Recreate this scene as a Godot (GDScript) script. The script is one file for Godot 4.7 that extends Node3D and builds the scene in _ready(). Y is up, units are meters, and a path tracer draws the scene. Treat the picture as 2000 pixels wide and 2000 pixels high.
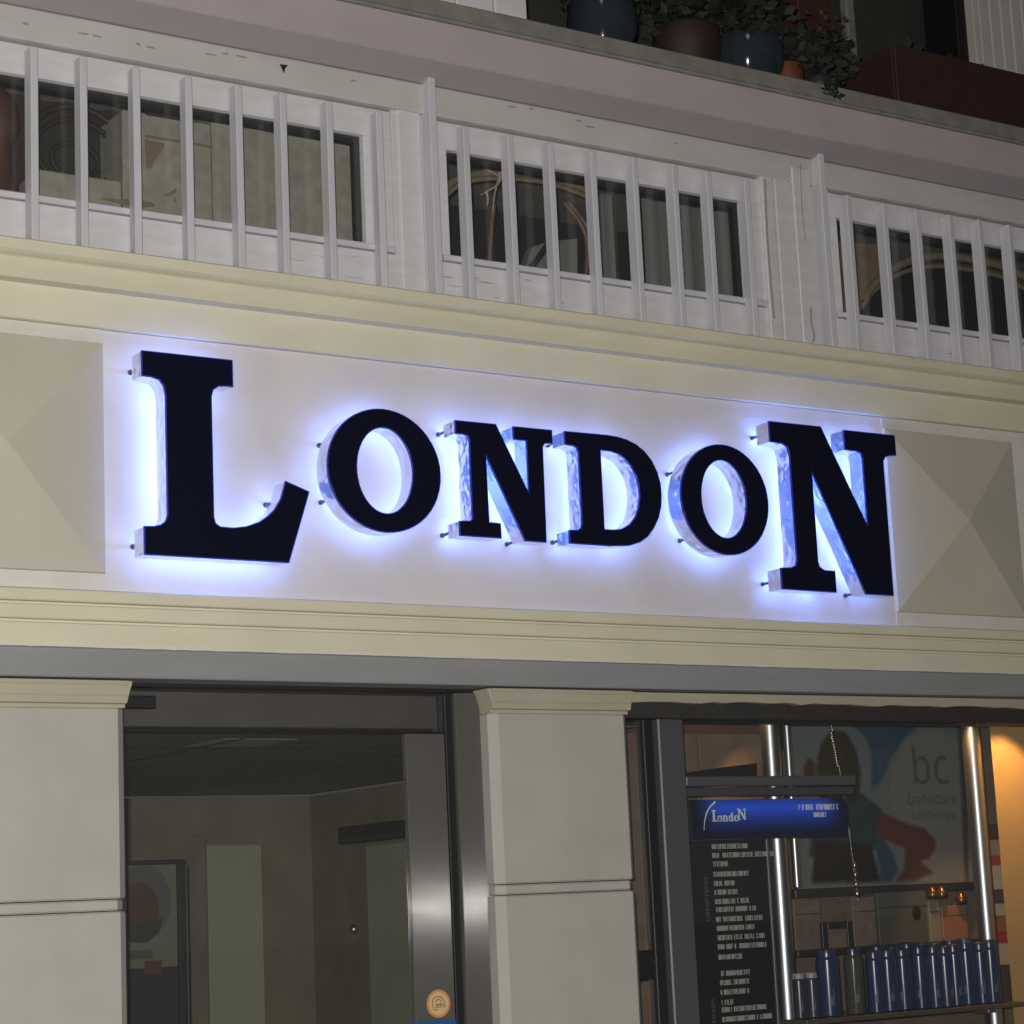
extends Node3D
# Night view of a shop front with halo-lit sign letters. The facade plane is z = 0, the street is towards +z.

var white_soft: NoiseTexture2D
var blotch: NoiseTexture2D
var grain: NoiseTexture2D
var brushed: NoiseTexture2D
var streaks: NoiseTexture2D
var M := {}
var used := {}


func _ready() -> void:
	# ---------- camera ----------
	var eye := Vector3(0, 1.6, 7.2)
	var right := Vector3(0.8374095, -0.0452016, 0.5447037)
	var up := Vector3(-0.0604837, 0.9827904, 0.1745414)
	var back := Vector3(-0.5432191, -0.1791083, 0.8202641)
	var cam := Camera3D.new()
	cam.name = "camera"
	cam.fov = 26.1838
	cam.near = 0.05
	cam.far = 400.0
	add_child(cam)
	cam.transform = Transform3D(Basis(right, up, back).orthonormalized(), eye)
	cam.current = true
	# ---------- sky ----------
	var env := Environment.new()
	var sm := ProceduralSkyMaterial.new()
	sm.sky_top_color = Color(0.012, 0.014, 0.024).linear_to_srgb()
	sm.sky_horizon_color = Color(0.05, 0.047, 0.045).linear_to_srgb()
	sm.ground_bottom_color = Color(0.02, 0.02, 0.02).linear_to_srgb()
	sm.ground_horizon_color = Color(0.05, 0.047, 0.045).linear_to_srgb()
	sm.sun_angle_max = 1.0
	var sky := Sky.new()
	sky.sky_material = sm
	env.background_mode = Environment.BG_SKY
	env.sky = sky
	env.background_energy_multiplier = 1.0
	env.ambient_light_source = Environment.AMBIENT_SOURCE_SKY
	env.tonemap_mode = Environment.TONE_MAPPER_LINEAR
	env.tonemap_exposure = 1.0
	env.sdfgi_enabled = true
	env.ssao_enabled = true
	env.ssil_enabled = true
	var we := WorldEnvironment.new()
	we.name = "world_environment"
	we.environment = env
	add_child(we)
	# ---------- moon ----------
	var moon := DirectionalLight3D.new()
	moon.name = "moon"
	moon.light_energy = 0.02
	moon.light_color = Color(1.0, 0.95, 0.88)
	moon.light_angular_distance = 10.0
	moon.shadow_enabled = true
	add_child(moon)
	moon.look_at_from_position(Vector3(-6, 12, 14), Vector3(4, 2, 0))
	# ---------- the flash that lights the facade; its glints show on the glazed pots, the steel and the poles ----------
	var flash := SpotLight3D.new()
	flash.name = "camera_flash"
	flash.light_energy = 46.0
	flash.light_color = Color(1.0, 0.985, 0.955)
	flash.light_size = 0.03
	flash.spot_range = 60.0
	flash.spot_angle = 40.0
	flash.spot_angle_attenuation = 0.3
	flash.spot_attenuation = 2.0
	flash.shadow_enabled = true
	add_child(flash)
	flash.transform = Transform3D(cam.transform.basis, eye + right * -0.05 + up * 0.07 - back * 0.03)

	make_materials()
	var b := thing("shop_building", "cream shop front with white timber storey and balcony above it", "building", Vector3(0, 0, 0))
	setting()
	facade(b)
	ground_floor(b)
	upper_floor(b)
	balcony(b)
	interior(b)
	sign_letters()
	display_things()
	room_things()
	window_things()
	balcony_things()


# ---------- bookkeeping ----------
func numbered(called: String) -> String:
	var n: int = used.get(called, 0)
	used[called] = n + 1
	return called if n == 0 else "%s_%03d" % [called, n]


func tag(o: Node, label: String, category: String, group := "") -> void:
	o.set_meta("label", label)
	o.set_meta("category", category)
	if group:
		o.set_meta("group", group)


func thing(called: String, label: String, category: String, at: Vector3, group := "") -> Node3D:
	var o := Node3D.new()
	o.name = numbered(called)
	add_child(o)
	o.position = at
	tag(o, label, category, group)
	return o


# shapes are given in world coordinates; a part is set back by its thing's place
func part(t: Node3D, called: String, st: SurfaceTool, m: Material, label := "") -> MeshInstance3D:
	var o := MeshInstance3D.new()
	o.name = called
	o.mesh = st.commit()
	o.material_override = m
	t.add_child(o, true)
	var off := Vector3.ZERO
	var q: Node = t
	while q is Node3D and q != self:
		off += (q as Node3D).position
		q = q.get_parent()
	o.position = -off
	if label:
		o.set_meta("label", label)
	return o


func solo(called: String, st: SurfaceTool, m: Material, label: String, category: String, group := "") -> MeshInstance3D:
	var o := MeshInstance3D.new()
	o.name = numbered(called)
	o.mesh = st.commit()
	o.material_override = m
	add_child(o)
	tag(o, label, category, group)
	return o


func structure(called: String, st: SurfaceTool, m: Material) -> MeshInstance3D:
	var o := MeshInstance3D.new()
	o.name = numbered(called)
	o.mesh = st.commit()
	o.material_override = m
	add_child(o)
	o.set_meta("kind", "structure")
	o.set_meta("label", called.replace("_", " "))
	return o


# ---------- materials ----------
func noise_texture(freq: float, lo: float, hi: float, oct: int, s: int, normal := false, bump := 2.0, warm := 0.0) -> NoiseTexture2D:
	var n := FastNoiseLite.new()
	n.seed = s
	n.noise_type = FastNoiseLite.TYPE_SIMPLEX_SMOOTH
	n.frequency = freq
	n.fractal_octaves = oct
	var t := NoiseTexture2D.new()
	t.width = 512
	t.height = 512
	t.seamless = true
	t.noise = n
	if normal:
		t.as_normal_map = true
		t.bump_strength = bump
	else:
		var g := Gradient.new()
		g.set_color(0, Color(lo, lo * (1.0 - warm * 0.5), lo * (1.0 - warm)))
		g.set_color(1, Color(hi, hi, hi))
		t.color_ramp = g
	return t


func mat(lin: Color, rough: float, metal := 0.0, tex: Texture2D = null, scale := Vector3.ONE, bump: Texture2D = null, strength := 0.5) -> StandardMaterial3D:
	var m := StandardMaterial3D.new()
	m.albedo_color = lin.linear_to_srgb()
	m.roughness = rough
	m.metallic = metal
	if tex or bump:
		m.uv1_triplanar = true
		m.uv1_world_triplanar = true
		m.uv1_scale = scale
	if tex:
		m.albedo_texture = tex
	if bump:
		m.normal_enabled = true
		m.normal_texture = bump
		m.normal_scale = strength
	return m


func glow(lin: Color, energy: float) -> StandardMaterial3D:
	var m := mat(Color(0.6, 0.6, 0.6), 0.5)
	m.emission_enabled = true
	m.emission = lin.linear_to_srgb()
	m.emission_energy_multiplier = energy
	return m


func pane(alpha: float) -> StandardMaterial3D:
	var m := mat(Color(0.75, 0.85, 0.82), 0.02)
	m.transparency = BaseMaterial3D.TRANSPARENCY_ALPHA
	m.albedo_color.a = alpha
	return m


func make_materials() -> void:
	white_soft = noise_texture(0.006, 0.955, 1.0, 4, 3)
	blotch = noise_texture(0.012, 0.86, 1.0, 5, 8, false, 2.0, 0.04)
	grain = noise_texture(0.12, 0, 1, 3, 5, true, 1.4)
	brushed = noise_texture(0.016, 0, 1, 2, 11, true, 8.0)
	streaks = noise_texture(0.012, 0.955, 1.0, 4, 21, false, 2.0, 0.02)
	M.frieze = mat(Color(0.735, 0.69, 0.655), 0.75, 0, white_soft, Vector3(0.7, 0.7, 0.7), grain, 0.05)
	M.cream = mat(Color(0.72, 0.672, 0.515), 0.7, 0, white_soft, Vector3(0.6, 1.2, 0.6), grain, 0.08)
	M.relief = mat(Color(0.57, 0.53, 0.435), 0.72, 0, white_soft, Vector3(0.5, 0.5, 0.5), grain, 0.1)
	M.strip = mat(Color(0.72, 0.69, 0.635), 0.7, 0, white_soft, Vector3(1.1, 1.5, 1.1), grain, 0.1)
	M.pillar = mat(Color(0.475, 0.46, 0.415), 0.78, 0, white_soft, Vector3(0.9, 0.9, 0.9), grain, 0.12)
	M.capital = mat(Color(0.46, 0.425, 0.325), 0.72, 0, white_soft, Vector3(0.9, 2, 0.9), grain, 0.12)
	M.cement = mat(Color(0.285, 0.292, 0.302), 0.85, 0, white_soft, Vector3(0.5, 3.0, 0.5), grain, 0.25)
	M.white = mat(Color(0.655, 0.655, 0.69), 0.6, 0, streaks, Vector3(0.8, 3.0, 0.8), grain, 0.15)
	M.bar = mat(Color(0.62, 0.62, 0.665), 0.5, 0, white_soft, Vector3(2, 0.7, 2))
	M.band = mat(Color(0.56, 0.54, 0.525), 0.75, 0, white_soft, Vector3(0.8, 1.6, 0.8), grain, 0.15)
	M.pink = mat(Color(0.46, 0.395, 0.415), 0.75, 0, white_soft, Vector3(0.7, 1.4, 0.7), grain, 0.2)
	M.soffit = mat(Color(0.385, 0.335, 0.36), 0.8, 0, white_soft, Vector3(0.9, 0.9, 0.9), grain, 0.2)
	M.ledge = mat(Color(0.25, 0.245, 0.225), 0.85, 0, blotch, Vector3(1.2, 1.2, 1.2), grain, 0.4)
	M.chip = mat(Color(0.32, 0.285, 0.245), 0.9)
	M.dark = mat(Color(0.022, 0.022, 0.025), 0.45)
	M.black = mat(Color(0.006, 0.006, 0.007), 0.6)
	M.frame = mat(Color(0.125, 0.125, 0.14), 0.4, 0.3)
	M.steel = mat(Color(0.115, 0.111, 0.104), 0.1)
	M.steel.metallic_specular = 0.36
	M.chrome = mat(Color(0.40, 0.43, 0.46), 0.38, 1.0)
	M.mirror = mat(Color(0.74, 0.76, 0.84), 0.06, 1.0, null, Vector3(2.0, 2.0, 2.0), brushed, 0.8)
	M.glass = pane(0.012)
	M.upglass = pane(0.012)
	M.face = mat(Color(0.006, 0.007, 0.02), 0.22)
	M.glow_rim = mat(Color(0.03, 0.05, 0.42), 0.25)  # blue fringe of the edge glow painted as a rim on each letter
	M.cavity = mat(Color(0.8, 0.8, 0.82), 0.6)
	M.stud = mat(Color(0.1, 0.11, 0.16), 0.4, 0.6)
	M.led = glow(Color(0.2, 0.4, 1.0), 1.5)
	M.brown = mat(Color(0.2, 0.15, 0.115), 0.7, 0, blotch, Vector3(0.8, 0.8, 0.8))
	M.roomwall = mat(Color(0.215, 0.185, 0.13), 0.8, 0, blotch, Vector3(0.4, 0.4, 0.4))
	M.bulkhead = mat(Color(0.075, 0.064, 0.064), 0.7, 0, blotch, Vector3(0.6, 0.6, 0.6))
	M.tile = mat(Color(0.22, 0.22, 0.2), 0.85, 0, blotch, Vector3(0.5, 0.5, 0.5))
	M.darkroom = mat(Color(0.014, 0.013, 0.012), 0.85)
	M.paledoor = mat(Color(0.33, 0.34, 0.25), 0.55, 0, white_soft, Vector3(0.5, 0.5, 0.5))
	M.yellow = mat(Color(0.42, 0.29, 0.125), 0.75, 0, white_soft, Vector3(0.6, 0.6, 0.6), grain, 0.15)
	M.paving = mat(Color(0.2, 0.195, 0.185), 0.85, 0, blotch, Vector3(0.3, 0.3, 0.3), grain, 0.6)
	M.asphalt = mat(Color(0.05, 0.05, 0.052), 0.9, 0, blotch, Vector3(0.3, 0.3, 0.3), grain, 0.8)


# ---------- shape helpers ----------
func tool() -> SurfaceTool:
	var st := SurfaceTool.new()
	st.begin(Mesh.PRIMITIVE_TRIANGLES)
	return st


func face(st: SurfaceTool, p: Array, n: Vector3) -> void:
	n = n.normalized()
	for i in range(1, p.size() - 1):
		var a: Vector3 = p[0]
		var b: Vector3 = p[i]
		var c: Vector3 = p[i + 1]
		if (b - a).cross(c - a).dot(n) > 0.0:
			var k := b
			b = c
			c = k
		for v in [a, b, c]:
			st.set_normal(n)
			var q: Vector3 = v
			if absf(n.z) > 0.6:
				st.set_uv(Vector2(q.x, -q.y))
			elif absf(n.x) > 0.6:
				st.set_uv(Vector2(q.z, -q.y))
			else:
				st.set_uv(Vector2(q.x, q.z))
			st.add_vertex(q)


func box(st: SurfaceTool, lo: Vector3, hi: Vector3, e := 0.003) -> void:
	var c := (lo + hi) * 0.5
	var h := (hi - lo) * 0.5
	e = minf(e, minf(h.x, minf(h.y, h.z)) * 0.6)
	var ax := [Vector3.RIGHT, Vector3.UP, Vector3.BACK]
	for k in 3:
		var i := (k + 1) % 3
		var j := (k + 2) % 3
		for s in [-1.0, 1.0]:
			var o: Vector3 = c + ax[k] * h[k] * s
			var u: Vector3 = ax[i] * (h[i] - e)
			var v: Vector3 = ax[j] * (h[j] - e)
			face(st, [o - u - v, o + u - v, o + u + v, o - u + v], ax[k] * s)
			if e > 0.0:
				for r in [-1.0, 1.0]:
					var w: Vector3 = ax[j] * (h[j] - e)
					var p1: Vector3 = c + ax[k] * h[k] * s + ax[i] * (h[i] - e) * r
					var p2: Vector3 = c + ax[k] * (h[k] - e) * s + ax[i] * h[i] * r
					face(st, [p1 - w, p1 + w, p2 + w, p2 - w], ax[k] * s + ax[i] * r)
	if e > 0.0:
		for sx in [-1.0, 1.0]:
			for sy in [-1.0, 1.0]:
				for sz in [-1.0, 1.0]:
					var g := Vector3(sx, sy, sz)
					face(st, [c + (h - Vector3(0, e, e)) * g, c + (h - Vector3(e, 0, e)) * g, c + (h - Vector3(e, e, 0)) * g], g)


func bx(x0: float, x1: float, y0: float, y1: float, z0: float, z1: float, e := 0.003) -> SurfaceTool:
	var st := tool()
	box(st, Vector3(x0, y0, z0), Vector3(x1, y1, z1), e)
	return st


# a profile of (z, y) points drawn along x
func along(st: SurfaceTool, p: PackedVector2Array, x0: float, x1: float) -> void:
	var cw := Geometry2D.is_polygon_clockwise(p)
	for i in p.size():
		var a := p[i]
		var b := p[(i + 1) % p.size()]
		var d := b - a
		var n := Vector2(d.y, -d.x) if not cw else Vector2(-d.y, d.x)
		face(st, [Vector3(x0, a.y, a.x), Vector3(x1, a.y, a.x), Vector3(x1, b.y, b.x), Vector3(x0, b.y, b.x)], Vector3(0, n.y, n.x))
	var t := Geometry2D.triangulate_polygon(p)
	for i in range(0, t.size(), 3):
		for s in [0, 1]:
			var q := []
			for k in 3:
				q.append(Vector3(x1 if s else x0, p[t[i + k]].y, p[t[i + k]].x))
			face(st, q, Vector3(1 if s else -1, 0, 0))


# an outline in (x, y) given depth from z0 to z1
func slab(st: SurfaceTool, p: PackedVector2Array, z0: float, z1: float) -> void:
	var cw := Geometry2D.is_polygon_clockwise(p)
	for i in p.size():
		var a := p[i]
		var b := p[(i + 1) % p.size()]
		var d := b - a
		var n := Vector2(d.y, -d.x) if not cw else Vector2(-d.y, d.x)
		face(st, [Vector3(a.x, a.y, z0), Vector3(b.x, b.y, z0), Vector3(b.x, b.y, z1), Vector3(a.x, a.y, z1)], Vector3(n.x, n.y, 0))
	var t := Geometry2D.triangulate_polygon(p)
	for i in range(0, t.size(), 3):
		for s in [0, 1]:
			var q := []
			for k in 3:
				q.append(Vector3(p[t[i + k]].x, p[t[i + k]].y, z1 if s else z0))
			face(st, q, Vector3(0, 0, 1 if s else -1))


func smooth_quad(st: SurfaceTool, p: Array, n: Array) -> void:
	for t in [[0, 1, 2], [0, 2, 3]]:
		var k: Array = t
		var a: Vector3 = p[k[0]]
		var b: Vector3 = p[k[1]]
		var c: Vector3 = p[k[2]]
		var o := [k[0], k[1], k[2]]
		if (b - a).cross(c - a).dot(n[k[0]] + n[k[1]] + n[k[2]]) > 0.0:
			o = [k[0], k[2], k[1]]
		for i in o:
			st.set_normal((n[i] as Vector3).normalized())
			st.set_uv(Vector2((p[i] as Vector3).x, -(p[i] as Vector3).y))
			st.add_vertex(p[i])


func turned(st: SurfaceTool, prof: Array, c: Vector3, seg := 20) -> void:
	var nn := []
	for i in prof.size():
		var a: Vector2 = prof[maxi(i - 1, 0)]
		var b: Vector2 = prof[mini(i + 1, prof.size() - 1)]
		nn.append(Vector2((b - a).y, -(b - a).x).normalized())
	for i in prof.size() - 1:
		for k in seg:
			var p := []
			var n := []
			for q in [[i, k], [i, k + 1], [i + 1, k + 1], [i + 1, k]]:
				var w: float = TAU * q[1] / seg
				var r: Vector2 = prof[q[0]]
				p.append(c + Vector3(cos(w) * r.x, r.y, sin(w) * r.x))
				n.append(Vector3(cos(w) * nn[q[0]].x, nn[q[0]].y, sin(w) * nn[q[0]].x) + Vector3(0, 1e-5, 0))
			smooth_quad(st, p, n)


func tube(st: SurfaceTool, path: Array, r: float, seg := 8, r1 := -1.0) -> void:
	if r1 < 0.0:
		r1 = r
	var last: Array = []
	var lastn: Array = []
	for i in path.size():
		var d: Vector3 = (path[mini(i + 1, path.size() - 1)] - path[maxi(i - 1, 0)]).normalized()
		var u := d.cross(Vector3(0.13, 0.21, 0.97)).normalized()
		var v := d.cross(u).normalized()
		var rr := lerpf(r, r1, float(i) / maxf(1.0, path.size() - 1))
		var ring := []
		var rn := []
		for k in seg:
			var w := TAU * k / seg
			rn.append(u * cos(w) + v * sin(w))
			ring.append(path[i] + (u * cos(w) + v * sin(w)) * rr)
		if i == 0 or i == path.size() - 1:
			face(st, ring, -d if i == 0 else d)
		if i > 0:
			for k in seg:
				var k2 := (k + 1) % seg
				smooth_quad(st, [last[k], last[k2], ring[k2], ring[k]], [lastn[k], lastn[k2], rn[k2], rn[k]])
		last = ring
		lastn = rn


func curve(p: Array, n := 8) -> Array:
	var c := Curve3D.new()
	for i in p.size():
		var a: Vector3 = p[maxi(i - 1, 0)]
		var b: Vector3 = p[mini(i + 1, p.size() - 1)]
		c.add_point(p[i], -(b - a) / 6.0, (b - a) / 6.0)
	var out := []
	for i in n * (p.size() - 1) + 1:
		out.append(c.sample(int(i / n) if i < n * (p.size() - 1) else p.size() - 2, float(i % n) / n if i < n * (p.size() - 1) else 1.0))
	return out


func inset(p: PackedVector2Array, by: float) -> PackedVector2Array:
	var out := PackedVector2Array()
	var s := 1.0 if Geometry2D.is_polygon_clockwise(p) else -1.0
	for i in p.size():
		var a := (p[i] - p[(i - 1 + p.size()) % p.size()]).normalized()
		var b := (p[(i + 1) % p.size()] - p[i]).normalized()
		var na := Vector2(-a.y, a.x) * -s
		var nb := Vector2(-b.y, b.x) * -s
		var m := (na + nb).normalized()
		out.append(p[i] + m * by / maxf(0.35, m.dot(na)))
	return out


func leaves(st: SurfaceTool, c: Vector3, r: Vector3, count: int, size: float, s: int) -> void:
	var g := RandomNumberGenerator.new()
	g.seed = s
	for i in count:
		var d := Vector3(g.randf_range(-1, 1), g.randf_range(-0.7, 1), g.randf_range(-1, 1)).normalized() * pow(g.randf(), 0.45)
		var o := c + d * r
		var a := Vector3(g.randf_range(-1, 1), g.randf_range(-0.4, 0.9), g.randf_range(-1, 1)).normalized()
		var b := a.cross(Vector3(g.randf_range(-1, 1), g.randf_range(-1, 1), g.randf_range(-1, 1))).normalized()
		var l := size * g.randf_range(0.6, 1.3)
		face(st, [o, o + a * l * 0.5 + b * l * 0.28, o + a * l, o + a * l * 0.5 - b * l * 0.28], a.cross(b))


# ---------- the ground (below the frame) ----------
func setting() -> void:
	structure("road", bx(-150, 150, -0.4, -0.15, -150, 150, 0), M.asphalt)
	structure("pavement", bx(-60, 80, -0.14, 0.0, -6.5, 3.4, 0.01), M.paving)


# ---------- fascia, mouldings ----------
func facade(b: Node3D) -> void:
	part(b, "sign_frieze", bx(0.8, 10.5, 2.782, 3.732, -0.3, 0.0, 0.0), M.frieze)
	var st := tool()
	along(st, PackedVector2Array([Vector2(-0.3, 3.735), Vector2(0.014, 3.735), Vector2(0.022, 3.737), Vector2(0.046, 3.858), Vector2(0.10, 3.860), Vector2(0.104, 3.864), Vector2(0.104, 3.932), Vector2(0.101, 3.937), Vector2(0.126, 3.943), Vector2(0.14, 3.95), Vector2(0.142, 3.988), Vector2(0.136, 3.993), Vector2(0.0, 4.01), Vector2(-0.3, 4.01)]), 0.8, 10.5)
	part(b, "cornice", st, M.cream)
	st = tool()
	along(st, PackedVector2Array([Vector2(-0.3, 2.778), Vector2(-0.3, 2.58), Vector2(0.03, 2.578), Vector2(0.034, 2.582), Vector2(0.034, 2.656), Vector2(0.03, 2.66), Vector2(0.016, 2.661), Vector2(0.016, 2.669), Vector2(0.034, 2.671), Vector2(0.038, 2.675), Vector2(0.038, 2.718), Vector2(0.034, 2.722), Vector2(0.018, 2.723), Vector2(0.018, 2.731), Vector2(0.04, 2.733), Vector2(0.044, 2.737), Vector2(0.044, 2.772), Vector2(0.036, 2.778)]), 0.8, 10.5)
	part(b, "architrave", st, M.cream)
	# ragged plaster lip where the cream paint stops above the bare lintel
	st = tool()
	var g := RandomNumberGenerator.new()
	g.seed = 4
	var x := 0.8
	while x < 10.4:
		var w := g.randf_range(0.03, 0.22)
		slab(st, PackedVector2Array([Vector2(x, 2.584), Vector2(x + w, 2.584), Vector2(x + w, 2.5755), Vector2(x + w * 0.5, 2.5755 - g.randf() * 0.0018), Vector2(x, 2.5755)]), 0.01, 0.0365 + g.randf() * 0.002)
		x += w
	part(b, "plaster_lip", st, M.strip)
	part(b, "lintel", bx(0.8, 10.5, 2.474, 2.577, -0.3, 0.012, 0.004), M.cement)
	# raised pyramid panels
	for px in [[2.262, 3.030, 2.65], [6.800, 7.602, 7.215]]:
		var cx: float = px[2]
		var lo := Vector2(px[0], 2.846)
		var hi := Vector2(px[1], 3.680)
		st = tool()
		var c4 := [Vector3(lo.x, lo.y, 0.014), Vector3(hi.x, lo.y, 0.014), Vector3(hi.x, hi.y, 0.014), Vector3(lo.x, hi.y, 0.014)]
		var o4 := [Vector3(lo.x - 0.006, lo.y - 0.006, -0.01), Vector3(hi.x + 0.006, lo.y - 0.006, -0.01), Vector3(hi.x + 0.006, hi.y + 0.006, -0.01), Vector3(lo.x - 0.006, hi.y + 0.006, -0.01)]
		var top := Vector3(cx, 3.272, 0.082)
		for k in 4:
			var m: Vector3 = (c4[k] + c4[(k + 1) % 4]) * 0.5
			var n: Vector3 = (c4[(k + 1) % 4] - c4[k]).cross(top - c4[k])
			face(st, [c4[k], c4[(k + 1) % 4], top], n if n.z > 0 else -n)
			face(st, [c4[k], c4[(k + 1) % 4], o4[(k + 1) % 4], o4[k]], Vector3(m.x - cx, m.y - 3.272, 0.1))
		part(b, "relief_panel", st, M.relief)
	# whiter painted margins above and below the relief panels
	for q in [[0.8, 3.036], [6.794, 10.5]]:
		part(b, "painted_margin", bx(q[0], q[1], 3.688, 3.7335, -0.05, 0.0022, 0.001), M.strip)
		part(b, "painted_margin", bx(q[0], q[1], 2.783, 2.838, -0.05, 0.0022, 0.001), M.strip)


func pillar(b: Node3D, x0: float, x1: float, ends: Array) -> void:
	var zf := -0.03
	var zb := -0.30
	var c := 0.032
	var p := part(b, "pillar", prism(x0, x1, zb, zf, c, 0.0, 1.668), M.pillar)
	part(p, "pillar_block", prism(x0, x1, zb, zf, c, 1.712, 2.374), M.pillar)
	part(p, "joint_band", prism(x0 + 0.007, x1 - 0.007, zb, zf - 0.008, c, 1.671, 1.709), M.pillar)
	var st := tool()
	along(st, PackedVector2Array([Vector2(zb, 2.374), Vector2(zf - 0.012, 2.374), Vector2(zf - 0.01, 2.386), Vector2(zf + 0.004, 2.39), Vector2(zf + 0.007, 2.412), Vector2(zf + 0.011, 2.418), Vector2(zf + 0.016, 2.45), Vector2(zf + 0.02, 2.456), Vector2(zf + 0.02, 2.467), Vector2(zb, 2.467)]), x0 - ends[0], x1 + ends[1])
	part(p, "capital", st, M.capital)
	for e in [[x0 - ends[0], -1.0], [x1 + ends[1], 1.0]]:
		st = tool()
		slab(st, PackedVector2Array([Vector2(e[0], 2.39), Vector2(e[0] + 0.004 * e[1], 2.41), Vector2(e[0] + 0.010 * e[1], 2.43), Vector2(e[0] + 0.018 * e[1], 2.455), Vector2(e[0] + 0.02 * e[1], 2.467), Vector2(e[0], 2.467)]), zb, zf + 0.010)
		part(p, "capital_end", st, M.capital)


func prism(x0: float, x1: float, z0: float, z1: float, c: float, y0: float, y1: float) -> SurfaceTool:
	var st := tool()
	var e := 0.006
	var rings := []
	for q in [[y0, e], [y0 + e, 0.0], [y1 - e, 0.0], [y1, e]]:
		var i: float = q[1]
		rings.append([Vector3(x0 + i, q[0], z0), Vector3(x0 + i, q[0], z1 - c), Vector3(x0 + c, q[0], z1 - i), Vector3(x1 - c, q[0], z1 - i), Vector3(x1 - i, q[0], z1 - c), Vector3(x1 - i, q[0], z0)])
	var mid := Vector3((x0 + x1) * 0.5, (y0 + y1) * 0.5, (z0 + z1) * 0.5)
	for r in 3:
		for k in 6:
			var a: Vector3 = rings[r][k]
			var d: Vector3 = rings[r][(k + 1) % 6]
			var e2: Vector3 = rings[r + 1][(k + 1) % 6]
			var f: Vector3 = rings[r + 1][k]
			var n := (d - a).cross(f - a)
			face(st, [a, d, e2, f], n if n.dot((a + e2) * 0.5 - mid) > 0 else -n)
	face(st, rings[0], Vector3.DOWN)
	face(st, rings[3], Vector3.UP)
	return st


# brushed steel: fine upright grooves across a plate
func grooved(x0: float, x1: float, y0: float, y1: float, z0: float, z1: float) -> SurfaceTool:
	var st := bx(x0, x1, y0, y1, z0, z1 - 0.0012, 0.002)
	var n := int((x1 - x0 - 0.004) / 0.0035)
	var w := (x1 - x0 - 0.004) / n
	for i in n:
		for k in 4:
			var p := []
			var nn := []
			for q in [[k, y0 + 0.002], [k + 1, y0 + 0.002], [k + 1, y1 - 0.002], [k, y1 - 0.002]]:
				var f: float = q[0] / 2.0 - 1.0
				var a := f * deg_to_rad(52.0)
				p.append(Vector3(x0 + 0.002 + (i + 0.5 + f * 0.5) * w, q[1], z1 - 0.0011 + cos(a) * 0.0011))
				nn.append(Vector3(sin(a), 0, cos(a)))
			smooth_quad(st, p, nn)
	return st


# ---------- shop door, steel, display window ----------
func ground_floor(b: Node3D) -> void:
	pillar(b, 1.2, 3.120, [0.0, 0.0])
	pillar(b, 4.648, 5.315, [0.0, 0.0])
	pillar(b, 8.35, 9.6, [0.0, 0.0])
	part(b, "door_header", bx(3.0, 4.8, 2.459, 2.56, -0.32, -0.125, 0.004), M.dark)
	var d := part(b, "shop_door", bx(4.50, 4.535, 0.0, 2.459, -0.2, -0.135, 0.003), M.dark)
	part(d, "door_stile", grooved(4.322, 4.498, 0.02, 2.300, -0.17, -0.14), M.steel)
	part(d, "glass_pane", bx(3.1, 4.321, 0.02, 2.303, -0.158, -0.15, 0.001), M.glass)
	part(d, "transom_pane", bx(3.1, 4.499, 2.308, 2.457, -0.158, -0.15, 0.001), M.glass)
	part(d, "transom_bar", bx(3.1, 4.499, 2.3015, 2.3095, -0.17, -0.145, 0.001), M.dark)
	part(d, "hinge_block", bx(3.12, 3.273, 2.382, 2.428, -0.149, -0.115, 0.004), M.dark)
	part(d, "frame_post", bx(3.1, 3.168, 0, 2.459, -0.2, -0.16, 0.003), M.dark)
	part(b, "steel_cladding", grooved(4.537, 4.69, 0.001, 2.458, -0.3, -0.115), M.steel)
	# display window
	var w := part(b, "display_window", bx(5.30, 8.40, 2.366, 2.4375, -0.3, -0.10, 0.005), mat(Color(0.05, 0.048, 0.048), 0.7, 0, blotch, Vector3(3, 3, 3), grain, 0.6))
	part(w, "window_post", bx(5.541, 5.673, 0, 2.40, -0.2, -0.14, 0.006), M.frame)
	part(w, "window_post", bx(5.481, 5.531, 0, 2.40, -0.22, -0.165, 0.003), M.dark)
	part(w, "window_rail", bx(5.35, 5.542, 1.310, 1.427, -0.2, -0.175, 0.003), M.dark)
	part(w, "glass_pane", bx(5.672, 8.38, 0.5, 2.37, -0.178, -0.17, 0.001), M.glass)
	part(w, "glass_pane", bx(5.35, 5.50, 0.2, 2.37, -0.198, -0.19, 0.001), M.glass)
	part(w, "base_panel", bx(5.672, 8.4, 0.0, 0.5, -0.25, -0.15, 0.004), M.dark)
	# rough plaster strip above the display window beam
	var g := RandomNumberGenerator.new()
	g.seed = 9
	var p := PackedVector2Array([Vector2(8.4, 2.472), Vector2(5.33, 2.468)])
	var x := 5.33
	while x < 8.3:
		p.append(Vector2(x, 2.436 - g.randf() * 0.010))
		x += g.randf_range(0.03, 0.09)
	p.append(Vector2(8.4, 2.434))
	var st := tool()
	slab(st, p, -0.3, -0.06)
	part(b, "plaster_strip", st, M.capital)


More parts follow.
